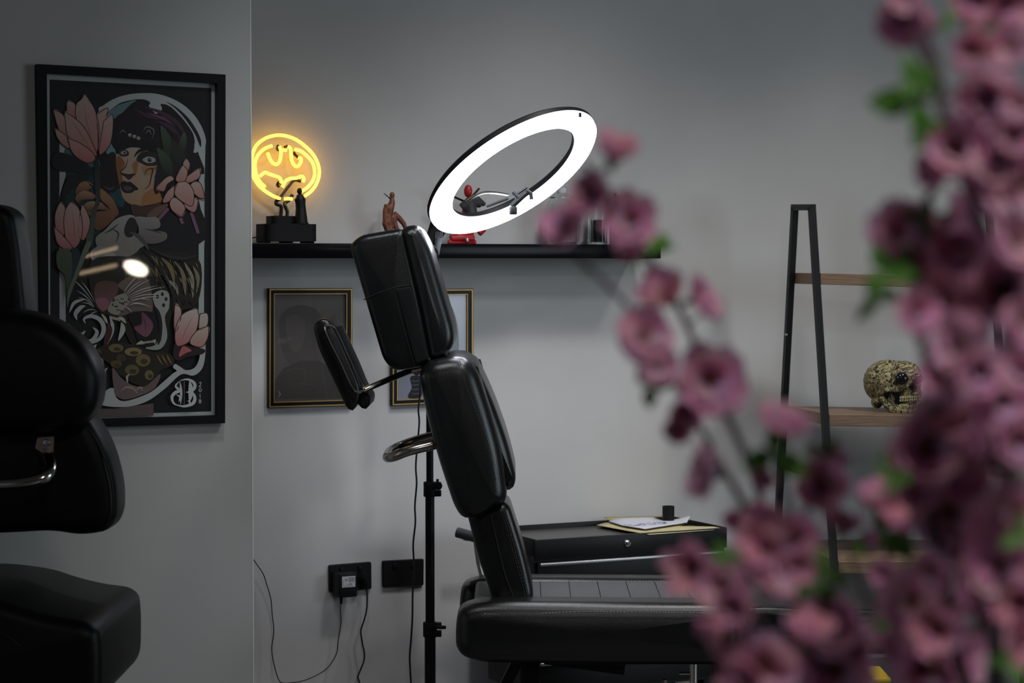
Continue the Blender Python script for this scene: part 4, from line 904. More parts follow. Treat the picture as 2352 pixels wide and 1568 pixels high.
# angle of the gap where the clamp sits
def ang_of(px, py):
    q = onplane(px, py, RC, nrm) - RC; return math.atan2(q.dot(mnr), q.dot(maj))
ga, gb = ang_of(1238, 440), ang_of(1170, 476)
def ring_section(bm, prof, a0, a1, n=96, closed=False):
    rings = []
    for i in range(n + (0 if closed else 1)):
        a = a0 + (a1 - a0) * i / n; rings.append([bm.verts.new(ringp(a, r, h)) for r, h in prof])
    m = len(rings); k = len(prof)
    for i in range(m if closed else m - 1):
        A_, B_ = rings[i], rings[(i + 1) % m]
        for j in range(k): bm.faces.new((A_[j], A_[(j + 1) % k], B_[(j + 1) % k], B_[j]))
    if not closed: bm.faces.new(rings[0][::-1]); bm.faces.new(rings[-1])
r1, r0_ = RR, RR * .745; wm = (r1 + r0_) / 2
bm = bmesh.new(); ring_section(bm, [(r0_ - .002, .0), (r0_ - .002, -.012), (r0_ + .008, -.020), (r1 - .008, -.020), (r1 + .002, -.012), (r1 + .002, .0)], 0, 2 * math.pi, 128, True)
link_mesh('housing', bm, M_BLACKP, rl)
bm = bmesh.new(); ring_section(bm, [(r0_, .0005), (r1, .0005), (r1 - .001, .008), (r1 - .008, .014), (r0_ + .008, .014), (r0_ + .001, .008)], 0, 2 * math.pi, 128, True)
link_mesh('diffuser', bm, mat('ring_diffuser', (.9, .9, .95), .5, emit=(.84, .88, 1.0), estr=EN['ring']), rl, label='glowing white ring diffuser')
bm = bmesh.new()
for (x, y) in ((1322, 266), (1332, 266)): lathe(bm, [(0, -.004), (.005, -.004), (.005, .006), (.003, .009), (0, .009)], atY(x, y, RC.y - .12), UP, 12)
link_mesh('screw', bm, M_BLACKP, rl)
# stand
bm = bmesh.new(); xP, yP = PX.x, PX.y
def pz_(py): return atY(987, py, yP).z
tube(bm, [(xP, yP, pz_(1115)), (xP, yP, pz_(600))], .0108, 18); link_mesh('upper_pole', bm, M_BLACK, rl)
bm = bmesh.new(); tube(bm, [(xP, yP, pz_(1465)), (xP, yP, pz_(1110))], .0138, 18); link_mesh('middle_pole', bm, M_BLACK, rl)
bm = bmesh.new(); tube(bm, [(xP, yP, .04), (xP, yP, pz_(1460))], .0165, 18); link_mesh('lower_pole', bm, M_BLACK, rl)
for py in (1123, 1445):
    bm = bmesh.new(); z_ = pz_(py); rr = .018 if py < 1300 else .02
    lathe(bm, [(0, -.022), (rr, -.022), (rr + .001, -.02), (rr + .001, .02), (rr, .022), (0, .022)], (xP, yP, z_), seg=20)
    abox(bm, (xP + .005, yP - .012, z_ + .003), (xP + .034, yP + .012, z_ + .021), None, .002); abox(bm, (xP + .005, yP - .012, z_ - .021), (xP + .034, yP + .012, z_ - .003), None, .002)
    cl_ = link_mesh('clamp_collar', bm, M_BLACKP, rl)
    bm = bmesh.new()
    if py < 1300: lathe(bm, [(0, 0), (.009, 0), (.012, .004), (.012, .010), (0, .012)], (xP + .026, yP - .016, z_ + .012), Vector((0, -1, 0)), 14); tube(bm, [(xP + .022, yP - .02, z_ + .012), (xP + .024, yP - .02, z_ + .032)], .004, 8)
    else: tube(bm, [(xP + .01, yP - .018, z_ + .012), (xP + .03, yP - .02, z_ + .010), (xP + .048, yP - .018, z_ + .009)], [.004, .006, .005], 10)
    link_mesh('knob', bm, M_BLACKP, cl_)
for k in range(3):
    a = R(20 + 120 * k); b = bmesh.new(); tube(b, [(xP, yP, .15), (xP + .14 * math.cos(a), yP + .14 * math.sin(a), .085), (xP + .30 * math.cos(a), yP + .30 * math.sin(a), .012)], .009, 10); link_mesh('leg', b, M_BLACK, rl)
# bracket between stand and ring
bm = bmesh.new(); slab(bm, [(1002, 482), (1020, 500), (1024, 530), (1006, 560), (990, 562), (975, 560), (982, 530), (990, 505)], 6.34, 6.42, .004, .001); slab(bm, rounded([(980, 470), (995, 462), (1010, 500), (996, 505)], 2), 6.28, 6.40, .003, 0)
link_mesh('tilt_bracket', bm, M_BLACKP, rl)
bm = bmesh.new(); lathe(bm, [(0, 0), (.007, 0), (.011, .045), (.012, .05), (0, .05)], atY(1003, 585, 6.34), Vector((.12, 0, 1)), 16)
for k in range(5): tube(bm, [atY(1001 + 3.6 * k, 547, 6.327), atY(1001 + 3.6 * k, 532, 6.327)], .0011, 6)
link_mesh('grip_knob', bm, M_GREYP, rl, label='grey ribbed grip knob')
bm = bmesh.new(); tube(bm, [atY(985, 555, 6.38), atY(990, 600, 6.45), atY(990, 640, 6.45)], .016, 12); link_mesh('head_mount', bm, M_BLACKP, rl)
bm = bmesh.new(); tube(bm, [atY(1001, 578, 6.36), atY(1000, 625, 6.38), atY(1001, 640, 6.38)], .0022, 8); tube(bm, [atY(1001, 640, 6.38), atY(1014, 650, 6.38), atY(1016, 658, 6.38), atY(1013, 668, 6.38)], .0016, 6); link_mesh('hook_wire', bm, M_STEEL, rl)
bm = bmesh.new(); tube(bm, catmull([atY(985, 560, 6.33), atY(993, 563, 6.33), atY(1002, 572, 6.33), atY(1006, 590, 6.34), atY(1004, 612, 6.36), atY(998, 640, 6.4), atY(994, 700, 6.46)], 5), .003, 8)
Yc = 6.50
tube(bm, catmull([atY(994, 700, 6.46), atY(985, 780, Yc), atY(968, 860, Yc), (atY(965, 905, Yc)), atY(961, 940, Yc), atY(963, 970, Yc), atY(959, 1020, Yc), atY(955, 1070, Yc), atY(957, 1110, Yc), atY(953, 1160, Yc), atY(954, 1200, Yc), atY(949, 1250, Yc), atY(951, 1300, Yc), atY(948, 1360, Yc), atY(947, 1420, Yc), atY(944, 1470, Yc), atY(941, 1510, Yc), atY(944, 1568, Yc), atY(948, 1640, Yc), atY(950, 1690, Yc)], 6), .0028, 8)
link_mesh('power_cord', bm, M_CORD, rl)
bm = bmesh.new(); tube(bm, [atY(978, 568, 6.33), atY(985, 562, 6.32), atY(990, 562, 6.32)], .004, 8); link_mesh('cord_clip', bm, M_STEEL, rl)
# phone holder on a gooseneck
bm = bmesh.new(); gp = lambda x, y, Y: atY(940 + x / 3.92, 240 + y / 3.92, Y)
tube(bm, catmull([gp(520, 870, 6.30), gp(600, 820, 6.25), gp(680, 792, 6.2), gp(780, 795, 6.15), gp(900, 815, 6.10)], 6), .0042, 10); link_mesh('gooseneck', bm, M_STEEL, rl)
bm = bmesh.new(); YH = 6.05; M_CL = mat('clamp_plastic', (.022, .023, .025), .45)
tube(bm, [gp(920, 920, YH), gp(960, 880, YH), gp(1060, 790, YH)], [.008, .009, .008], 10)
tube(bm, [gp(935, 785, YH), gp(985, 840, YH)], [.007, .009], 8); tube(bm, [gp(980, 800, YH), gp(1060, 745, YH)], .0035, 8); tube(bm, [gp(1050, 770, YH), gp(1095, 800, YH), gp(1100, 855, YH)], .0055, 8)
tube(bm, [gp(700, 915, 6.12), gp(890, 845, 6.08)], .004, 8)
hc = link_mesh('phone_clamp', bm, M_CL, rl)
bm = bmesh.new(); lathe(bm, [(0, 0), (.010, 0), (.0115, .003), (.0115, .018), (.010, .022), (0, .022)], gp(935, 990, YH - .01), UP, 18); link_mesh('clamp_knob', bm, M_CL, rl)

# ------------------------------------------------------------------ ladder shelf at the right
BE = R(12); U2 = Vector((math.cos(BE), math.sin(BE), 0)); N2 = Vector((math.sin(BE), -math.cos(BE), 0))
P0 = atY(1840, 640, 7.18)
ls = thing('ladder_shelf', 'black A-frame ladder shelf with light wooden boards at the right', 'shelf', (P0.x, P0.y, 0), BE)
def side(px, py, k=0.0): return onplane(px, py, P0 + U2 * k, U2)
def floor_pt(a, b):
    t = (0 - a.z) / (b.z - a.z); return a + (b - a) * t
def barq(bm, a, b, wu, wn):
    t_ = (b - a).normalized(); s_ = U2; e_ = t_.cross(s_).normalized(); vs = []
    for q in (a, b):
        for i, j in ((-1, -1), (1, -1), (1, 1), (-1, 1)): vs.append(bm.verts.new(q + s_ * wu / 2 * i + e_ * wn / 2 * j))
    for f in ((0, 1, 2, 3), (7, 6, 5, 4), (0, 4, 5, 1), (1, 5, 6, 2), (2, 6, 7, 3), (3, 7, 4, 0)): bm.faces.new([vs[i] for i in f])
fT, fM = side(1864.5, 476), side(1912, 1240); bT, bM_ = side(1825.5, 476), side(1789, 1160)
fB, bB = floor_pt(fT, fM), floor_pt(bT, bM_)
kR = None
q_ = onplane(2213, 660, P0 , N2)
LW = (q_ - onplane(1811, 660, P0, N2)).dot(U2)
for k in (0.0, LW):
    off = U2 * k; bm = bmesh.new()
    barq(bm, fT + off, fB + off, .020, .024); link_mesh('frame_leg', bm, M_BLACK, ls, False)
    bm = bmesh.new(); barq(bm, bT + off, bB + off, .020, .024); link_mesh('frame_leg', bm, M_BLACK, ls, False)
    bm = bmesh.new(); barq(bm, bT + off + (bT - fT).normalized() * .012, fT + off + (fT - bT).normalized() * .012, .020, .020); link_mesh('top_bar', bm, M_BLACK, ls, False)
    bm = bmesh.new(); a_ = side(1797, 1068) + off; z_ = a_.z; t_ = (z_ - fT.z) / (fB.z - fT.z); b_ = fT + (fB - fT) * t_ + off; b_.z -= .01; barq(bm, a_, b_, .014, .014); link_mesh('side_brace', bm, M_BLACK, ls, False)
bm = bmesh.new(); s0 = side(1812.5, 768) ; lathe(bm, [(0, .004), (.004, .004), (.0055, 0)], s0 + -U2 * .010 + N2 * .0, (N2 * .5 - U2 * 1).normalized(), 12); link_mesh('screw', bm, M_STEEL, ls, label='bright screw head')
M_WOOD = mat('light_wood', (0.17, 0.105, 0.062), 0.5)
nt = M_WOOD.node_tree; tc = nt.nodes.new('ShaderNodeTexCoord'); mp = nt.nodes.new('ShaderNodeMapping'); mp.inputs['Scale'].default_value = (1.5, 12, 60)
ns = nt.nodes.new('ShaderNodeTexNoise'); ns.inputs['Scale'].default_value = 6; ns.inputs['Detail'].default_value = 8; rp = nt.nodes.new('ShaderNodeValToRGB')
rp.color_ramp.elements[0].color = (0.12, 0.072, 0.042, 1); rp.color_ramp.elements[1].color = (0.22, 0.145, 0.09, 1); rp.color_ramp.elements[0].position = .35; rp.color_ramp.elements[1].position = .7
nt.links.new(tc.outputs['Object'], mp.inputs[0]); nt.links.new(mp.outputs[0], ns.inputs[0]); nt.links.new(ns.outputs[0], rp.inputs[0]); nt.links.new(rp.outputs[0], nt.nodes['Principled BSDF'].inputs['Base Color'])
ROLL = .028
board_top = {}
for (yt, ybt) in ((627, 653), (951, 978), (1288, 1316)):
    t_ = None
    # front leg point at this height
    za = onplane(1880 + (yt - 627) * .052, yt, P0, U2); lo_ = onplane(1880 + (yt - 627) * .052, ybt, P0, U2)
    z1_, z0_ = za.z, lo_.z
    tt = (z1_ - fT.z) / (fB.z - fT.z); pf = fT + (fB - fT) * tt; pb = bT + (bB - bT) * ((z1_ - bT.z) / (bB.z - bT.z))
    bm = bmesh.new()
    vs = []
    for zz in (z0_, z1_):
        for (q, k) in ((pb, .012), (pf + N2 * .010, .012), (pf + N2 * .010, LW + .35), (pb, LW + .35)):
            vs.append(bm.verts.new(Vector((q.x, q.y, zz - k * ROLL)) + U2 * k))
    for f in ((3, 2, 1, 0), (4, 5, 6, 7), (0, 1, 5, 4), (1, 2, 6, 5), (2, 3, 7, 6), (3, 0, 4, 7)): bm.faces.new([vs[i] for i in f])
    bmesh.ops.bevel(bm, geom=bm.edges[:], offset=.0015, segments=1, affect='EDGES')
    link_mesh('shelf_board', bm, M_WOOD, ls, False); board_top[yt] = (z1_, pf, pb)

# skull on the middle board
z1_, pf, pb = board_top[951]
mid = (pf + pb) / 2
sk_c = onplane(2055, 945, mid - N2 * -.03, N2); kk = (sk_c - mid).dot(U2); sk_z = z1_ - kk * ROLL
S = sk_c.y / F            # metres per pixel there
skl = thing('skull', 'ornate yellowish carved skull on the middle board of the ladder shelf', 'skull', (sk_c.x, sk_c.y, sk_z), 0)
def KP(px, py, dy=0.0): return Vector((sk_c.x + (px - 2055) * S, sk_c.y + dy, sk_z + (951 - py) * S))
zk = lambda x, y, dy=0.0: KP(1950 + x / 8.71, 800 + y / 8.71, dy)
M_SKULL = mat('carved_bone', (0.30, 0.25, 0.11), 0.55)
nt = M_SKULL.node_tree; tc = nt.nodes.new('ShaderNodeTexCoord'); vo = nt.nodes.new('ShaderNodeTexVoronoi'); vo.inputs['Scale'].default_value = 95; vo.feature = 'SMOOTH_F1'
ns = nt.nodes.new('ShaderNodeTexNoise'); ns.inputs['Scale'].default_value = 17; ns.inputs['Distortion'].default_value = 3.0; ns.inputs['Detail'].default_value = 3
sn = nt.nodes.new('ShaderNodeMath'); sn.operation = 'MULTIPLY'; sn.inputs[1].default_value = 42; s2_ = nt.nodes.new('ShaderNodeMath'); s2_.operation = 'SINE'
ad_ = nt.nodes.new('ShaderNodeMath'); ad_.operation = 'MULTIPLY_ADD'; ad_.inputs[1].default_value = .5; ad_.inputs[2].default_value = .5
rp = nt.nodes.new('ShaderNodeValToRGB'); rp.color_ramp.elements[0].color = (0.022, 0.016, 0.007, 1); rp.color_ramp.elements[1].color = (0.36, 0.32, 0.16, 1); rp.color_ramp.elements[0].position = .25; rp.color_ramp.elements[1].position = .7
nt.links.new(tc.outputs['Object'], ns.inputs[0]); nt.links.new(ns.outputs[0], sn.inputs[0]); nt.links.new(sn.outputs[0], s2_.inputs[0]); nt.links.new(s2_.outputs[0], ad_.inputs[0]); nt.links.new(ad_.outputs[0], rp.inputs[0]); nt.links.new(rp.outputs[0], nt.nodes['Principled BSDF'].inputs['Base Color'])
bp = nt.nodes.new('ShaderNodeBump'); bp.inputs['Distance'].default_value = .002; bp.inputs['Strength'].default_value = .7; nt.links.new(ad_.outputs[0], bp.inputs['Height']); nt.links.new(bp.outputs[0], nt.nodes['Principled BSDF'].inputs['Normal'])
M_BONE = mat('plain_bone', (0.30, 0.27, 0.13), 0.5, var=.2, vscale=60, bump=.5, bscale=60)
s_ = S
blob('cranium', [('e', zk(800, 700, .02), (57 * s_, 62 * s_, 49 * s_)), ('e', zk(650, 760, .03), (38 * s_, 50 * s_, 42 * s_)), ('e', zk(1060, 580, -.012), (44 * s_, 50 * s_, 34 * s_)), ('e', zk(1120, 760, -.030), (34 * s_, 36 * s_, 26 * s_)), ('e', zk(1160, 930, -.030), (31 * s_, 30 * s_, 22 * s_)),
     ('t', [zk(520, 960, -.04), zk(720, 870, -.055), zk(900, 830, -.06)], [5 * s_, 7 * s_, 9 * s_]), ('t', [zk(790, 760, -.055), zk(830, 520, -.06), zk(980, 490, -.066), zk(1110, 560, -.07)], [8 * s_, 7 * s_, 6 * s_, 6 * s_]), ('e', zk(560, 1120, .0), (14 * s_, 20 * s_, 15 * s_)), ('t', [zk(1230, 560, -.07), zk(1200, 650, -.075)], [6 * s_, 5 * s_])], M_SKULL, skl, .0028)
blob('jaw', [('t', [zk(590, 990, -.045), zk(700, 1150, -.05), zk(800, 1250, -.055), zk(1000, 1270, -.065), zk(1250, 1270, -.055), zk(1400, 1240, -.02)], [7 * s_, 9 * s_, 10 * s_, 11 * s_, 10 * s_, 9 * s_]), ('t', [zk(780, 900, -.05), zk(800, 1050, -.052), zk(820, 1200, -.055)], [6 * s_, 8 * s_, 9 * s_]), ('t', [zk(900, 1190, -.06), zk(1050, 1180, -.07), zk(1250, 1170, -.055)], [8 * s_, 8 * s_, 8 * s_]), ('e', zk(1160, 1140, -.03), (32 * s_, 28 * s_, 15 * s_))], M_SKULL, skl, .0028)
def zkin(*a): return zk(*a)
for (x, y, dy, rx, rz, l) in ((965, 625, -.079, 15, 13.5, 'dark eye socket'), (1290, 625, -.072, 12, 12, 'dark eye socket')):
    bm = bmesh.new(); ellipsoid(bm, zk(x, y, dy), (rx * s_, 9 * s_, rz * s_)); link_mesh('eye_socket', bm, mat('hollow_shade', (.006, .006, .009), .12), skl, label=l)  # solid dark bulges in place of the shade in hollow sockets
bm = bmesh.new(); P_ = [zk(1190, 670, -.088), zk(1235, 700, -.088), zk(1285, 810, -.085), zk(1200, 840, -.086), zk(1125, 820, -.085), zk(1150, 730, -.087)]
f0 = [bm.verts.new(q) for q in P_]; f1_ = [bm.verts.new(q + Vector((0, .03, 0))) for q in P_]; bm.faces.new(f0); bm.faces.new(f1_[::-1])
for i in range(6): bm.faces.new((f0[i], f0[(i + 1) % 6], f1_[(i + 1) % 6], f1_[i]))
link_mesh('nose_cavity', bm, MATS['hollow_shade'], skl)  # dark prism coloured as the shade inside the nose hollow
bm = bmesh.new()
for pts in ([(820, 890), (940, 890), (920, 1000), (910, 1110), (880, 1130), (840, 1080)], [(620, 920), (700, 880), (760, 890), (730, 960), (680, 975), (640, 950)]):
    P_ = [zk(x, y, -.076) for x, y in pts]; f0 = [bm.verts.new(q) for q in P_]; f1_ = [bm.verts.new(q + Vector((0, .03, 0))) for q in P_]; bm.faces.new(f0); bm.faces.new(f1_[::-1])
    n = len(P_)
    for i in range(n): bm.faces.new((f0[i], f0[(i + 1) % n], f1_[(i + 1) % n], f1_[i]))
link_mesh('cheek_opening', bm, MATS['hollow_shade'], skl)  # dark prisms put where shade would fill the cheek openings
for row, yy, cnt in ((0, 1010, 9), (1, 1065, 9)):
    for k in range(cnt):
        x = 945 + k * 46; bm = bmesh.new(); ellipsoid(bm, zk(x, yy - k * 3, -.080 + .0006 * (k - 5) ** 2 * .5), (2.4 * s_, 2.5 * s_, 3.4 * s_), None, 8, 6); link_mesh('tooth', bm, M_BONE, skl)
bm = bmesh.new(); ellipsoid(bm, zk(1100, 1030, -.055), (24 * s_, 18 * s_, 10 * s_)); link_mesh('gum', bm, M_SKULL, skl)

# ------------------------------------------------------------------ second chair, at the left edge
c2 = thing('tattoo_chair', 'black leather chair with rounded pads, cut by the left edge of the photo', 'chair', (atY(-60, 1400, 4.8).x, 4.8, 0), 0)
bm = bmesh.new(); slab(bm, rounded([(-260, 500, 40), (-120, 462, 60), (-6, 468, 20), (28, 488, 20), (42, 560, 40), (58, 730, 20), (40, 790, 20), (-240, 790, 30)], 20), 4.86, 5.0, .022, .006); link_mesh('headrest', bm, M_LEATHER2, c2)
bm = bmesh.new(); slab(bm, rounded([(-320, 800, 80), (-150, 712, 80), (0, 706, 80), (110, 728, 80), (190, 790, 60), (224, 860, 50), (216, 940, 40), (175, 985, 40), (60, 1000, 40), (-320, 1000, 60)], 40), 4.66, 4.82, .045, .012); link_mesh('shoulder_pad', bm, M_LEATHER2, c2)
bm = bmesh.new(); slab(bm, rounded([(-320, 940, 40), (170, 935, 30), (205, 965, 50), (243, 1035, 60), (264, 1120, 50), (264, 1185, 30), (246, 1222, 28), (180, 1233, 40), (115, 1221, 40), (0, 1228, 60), (-320, 1230, 60)], 30), 4.76, 4.92, .034, .008); bk = link_mesh('backrest', bm, M_LEATHER2, c2)
bm = bmesh.new(); tube(bm, catmull([atY(182, 958, 4.742 + .03), atY(214, 1000, 4.77), atY(243, 1062, 4.765), atY(258, 1125, 4.765), atY(259, 1180, 4.765), atY(244, 1215, 4.765)], 6), .0022, 6); link_mesh('piping', bm, M_LEATHER2, bk)
bm = bmesh.new(); slab(bm, rounded([(-330, 1385, 60), (-120, 1368, 60), (0, 1384, 60), (70, 1408, 60), (140, 1424, 50), (196, 1430, 30), (224, 1448, 20), (229, 1500, 30), (228, 1600, 30), (200, 1640, 30), (-330, 1650, 60)], 30), 4.45, 4.98, .030, .008); st = link_mesh('seat', bm, M_LEATHER2, c2)
bm = bmesh.new(); tube(bm, catmull([atY(-20, 1440, 4.447), atY(20, 1462, 4.444), atY(48, 1485, 4.443)], 5), .0012, 6); link_mesh('seam', bm, MATS['seam_leather'], st)
bm = bmesh.new(); tube(bm, catmull([atY(-160, 1110, 4.66), atY(-60, 1113, 4.62), atY(20, 1112, 4.61), atY(75, 1105, 4.61), atY(108, 1092, 4.62), atY(117, 1072, 4.65), atY(112, 1052, 4.69), atY(104, 1040, 4.73)], 6), .0125, 16); hd = link_mesh('grab_handle', bm, M_CHROME, c2, label='curved chrome grab handle')
bm = bmesh.new(); slab(bm, rounded([(86, 1003, 2), (122, 1002, 2), (120, 1046, 3), (80, 1032, 3)], 2), 4.728, 4.745, .001, 0); br_ = link_mesh('handle_bracket', bm, mat('dull_metal', (.22, .18, .16), .45, .8), c2, label='dull metal handle bracket')
bm = bmesh.new(); lathe(bm, [(0, .006), (.006, .005), (.0085, 0)], atY(107, 1016, 4.728), Vector((0, -1, 0)), 14); link_mesh('bolt', bm, M_STEEL, br_)
bm = bmesh.new(); lathe(bm, [(0, 0), (.26, 0), (.26, .02), (.05, .05), (.045, .46), (0, .46)], (atY(-60, 1400, 4.8).x, 4.75, 0), seg=28); tube(bm, [(atY(-180, 1400, 4.9).x, 4.94, .30), (atY(-180, 1200, 4.9).x, 4.96, .86), (atY(-120, 900, 4.9).x, 4.96, 1.1)], .024, 12)
link_mesh('base', bm, M_STEEL, c2)

# ------------------------------------------------------------------ blossom sprays close to the viewer
M_PETAL = mat('silk_petal', (.5, .2, .3), .75, attr=True, spec=.2, sheen=.2)
_n = M_PETAL.node_tree; _t = _n.nodes.new('ShaderNodeBsdfTranslucent'); _x = _n.nodes.new('ShaderNodeMixShader'); _x.inputs[0].default_value = .45
_n.links.new([q for q in _n.nodes if q.type == 'ATTRIBUTE'][0].outputs['Color'], _t.inputs['Color']); _n.links.new(_n.nodes['Principled BSDF'].outputs[0], _x.inputs[1]); _n.links.new(_t.outputs[0], _x.inputs[2]); _n.links.new(_x.outputs[0], _n.nodes['Material Output'].inputs['Surface'])
M_LEAF = mat('silk_leaf', (.065, .19, .02), .55, var=.4, vscale=60)
M_STEM = mat('wrapped_stem', (.055, .035, .045), .7, var=.3, vscale=30, bump=.5, bscale=60)
M_STAM = mat('stamen', (.22, .10, .03), .6)
def petal_mesh(bm, col, L, W, cup, ang, lift, c_in, c_out, twist=0.0, nu=5, nv=7):
    Rz = Matrix.Rotation(ang, 3, 'Z'); grid = []
    for j in range(nv + 1):
        t = j / nv; wd = W * (math.sin(math.pi * min(1, t * .80 + .10)) ** .75) * (1 if t < .97 else .9); row = []
        for i in range(nu + 1):
            s = i / nu * 2 - 1
            x = s * wd; notch = (.10 * L) * (1 - abs(s)) * max(0, t - .85) / .15
            y = L * t - notch; z = lift * t * L + cup * L * (t * t) * .5 + .25 * W * s * s * (1 - t * .4) + .05 * L * math.sin(5 * s + 7 * t + twist) * t
            v = bm.verts.new(Rz @ Vector((x, y, z))); row.append((v, t))
        grid.append(row)
    for j in range(nv):
        for i in range(nu):
            q = (grid[j][i], grid[j][i + 1], grid[j + 1][i + 1], grid[j + 1][i]); f = bm.faces.new([a[0] for a in q])
            for lp, a in zip(f.loops, q):
                k = min(1, max(0, (a[1] - .06) / .30)); k = k * k * (3 - 2 * k)
                lp[col] = (*[ci_ + (co - ci_) * k for ci_, co in zip(c_in, c_out)], 1)
def blossom_mesh(name, seed, open_=1.0, c_out=(.82, .50, .63), c_in=(.42, .05, .12)):
    random.seed(seed); bm = bmesh.new(); col = bm.loops.layers.float_color.new('Col')
    for lay, (n, L, lift) in enumerate(((5, 1.0, .25 + (1 - open_) * 1.2), (5, .82, .55 + (1 - open_) * 1.2), (4, .55, .9 + (1 - open_)))):
        for k in range(n):
            petal_mesh(bm, col, L * random.uniform(.9, 1.08) * .5, .30 * (1 if lay < 2 else .7) * .9 * (.6 + .4 * open_), random.uniform(.1, .5), 2 * math.pi * (k + lay * .5) / n + random.uniform(-.15, .15), lift + random.uniform(-.1, .15), c_in, tuple(c * random.uniform(.85, 1.15) for c in c_out), random.uniform(0, 6))
    for f in bm.faces: f.material_index = 0
    nf = len(bm.faces)
    for k in range(9):
        a = 2 * math.pi * k / 9; r = random.uniform(.05, .13)
        tube(bm, [Vector((0, 0, .02)), Vector((r * math.cos(a), r * math.sin(a), .22))], .010, 4)
    bm.faces.ensure_lookup_table()
    for f in bm.faces[nf:]: f.material_index = 1
    nf = len(bm.faces)
    lathe(bm, [(0, -.16), (.05, -.14), (.09, -.05), (.11, .03), (0, .03)], (0, 0, 0), seg=10)
    bm.faces.ensure_lookup_table()
    for f in bm.faces[nf:]: f.material_index = 2
    me = bpy.data.meshes.new(name); bm.to_mesh(me); bm.free()
    for m_ in (M_PETAL, M_STAM, M_LEAF): me.materials.append(m_)
    me.polygons.foreach_set('use_smooth', [True] * len(me.polygons)); return me
BM = [blossom_mesh('blossom', 1, 1.0), blossom_mesh('blossom', 2, .9), blossom_mesh('blossom', 3, .75, (.70, .38, .49)), blossom_mesh('blossom', 4, .5, (.74, .38, .48))]
def leaf_mesh(seed):
    random.seed(seed); bm = bmesh.new()
    for a, L in ((0, 1.0), (2.0, .8), (4.0, .9)):
        Rz = Matrix.Rotation(a + random.uniform(-.4, .4), 3, 'Z'); g = []
        for j in range(7):
            t = j / 6; wd = .22 * math.sin(math.pi * t ** .8) * L; g.append([bm.verts.new(Rz @ Vector((s * wd, t * L * .7, .25 * t * L - .2 * t * t + .12 * abs(s) * wd))) for s in (-1, -.5, 0, .5, 1)])
        for r0__, r1__ in zip(g, g[1:]):
            for i in range(4): bm.faces.new((r0__[i], r0__[i + 1], r1__[i + 1], r1__[i]))
    me = bpy.data.meshes.new('leaf'); bm.to_mesh(me); bm.free(); me.materials.append(M_LEAF)
    me.polygons.foreach_set('use_smooth', [True] * len(me.polygons)); return me
LM = [leaf_mesh(11), leaf_mesh(12)]
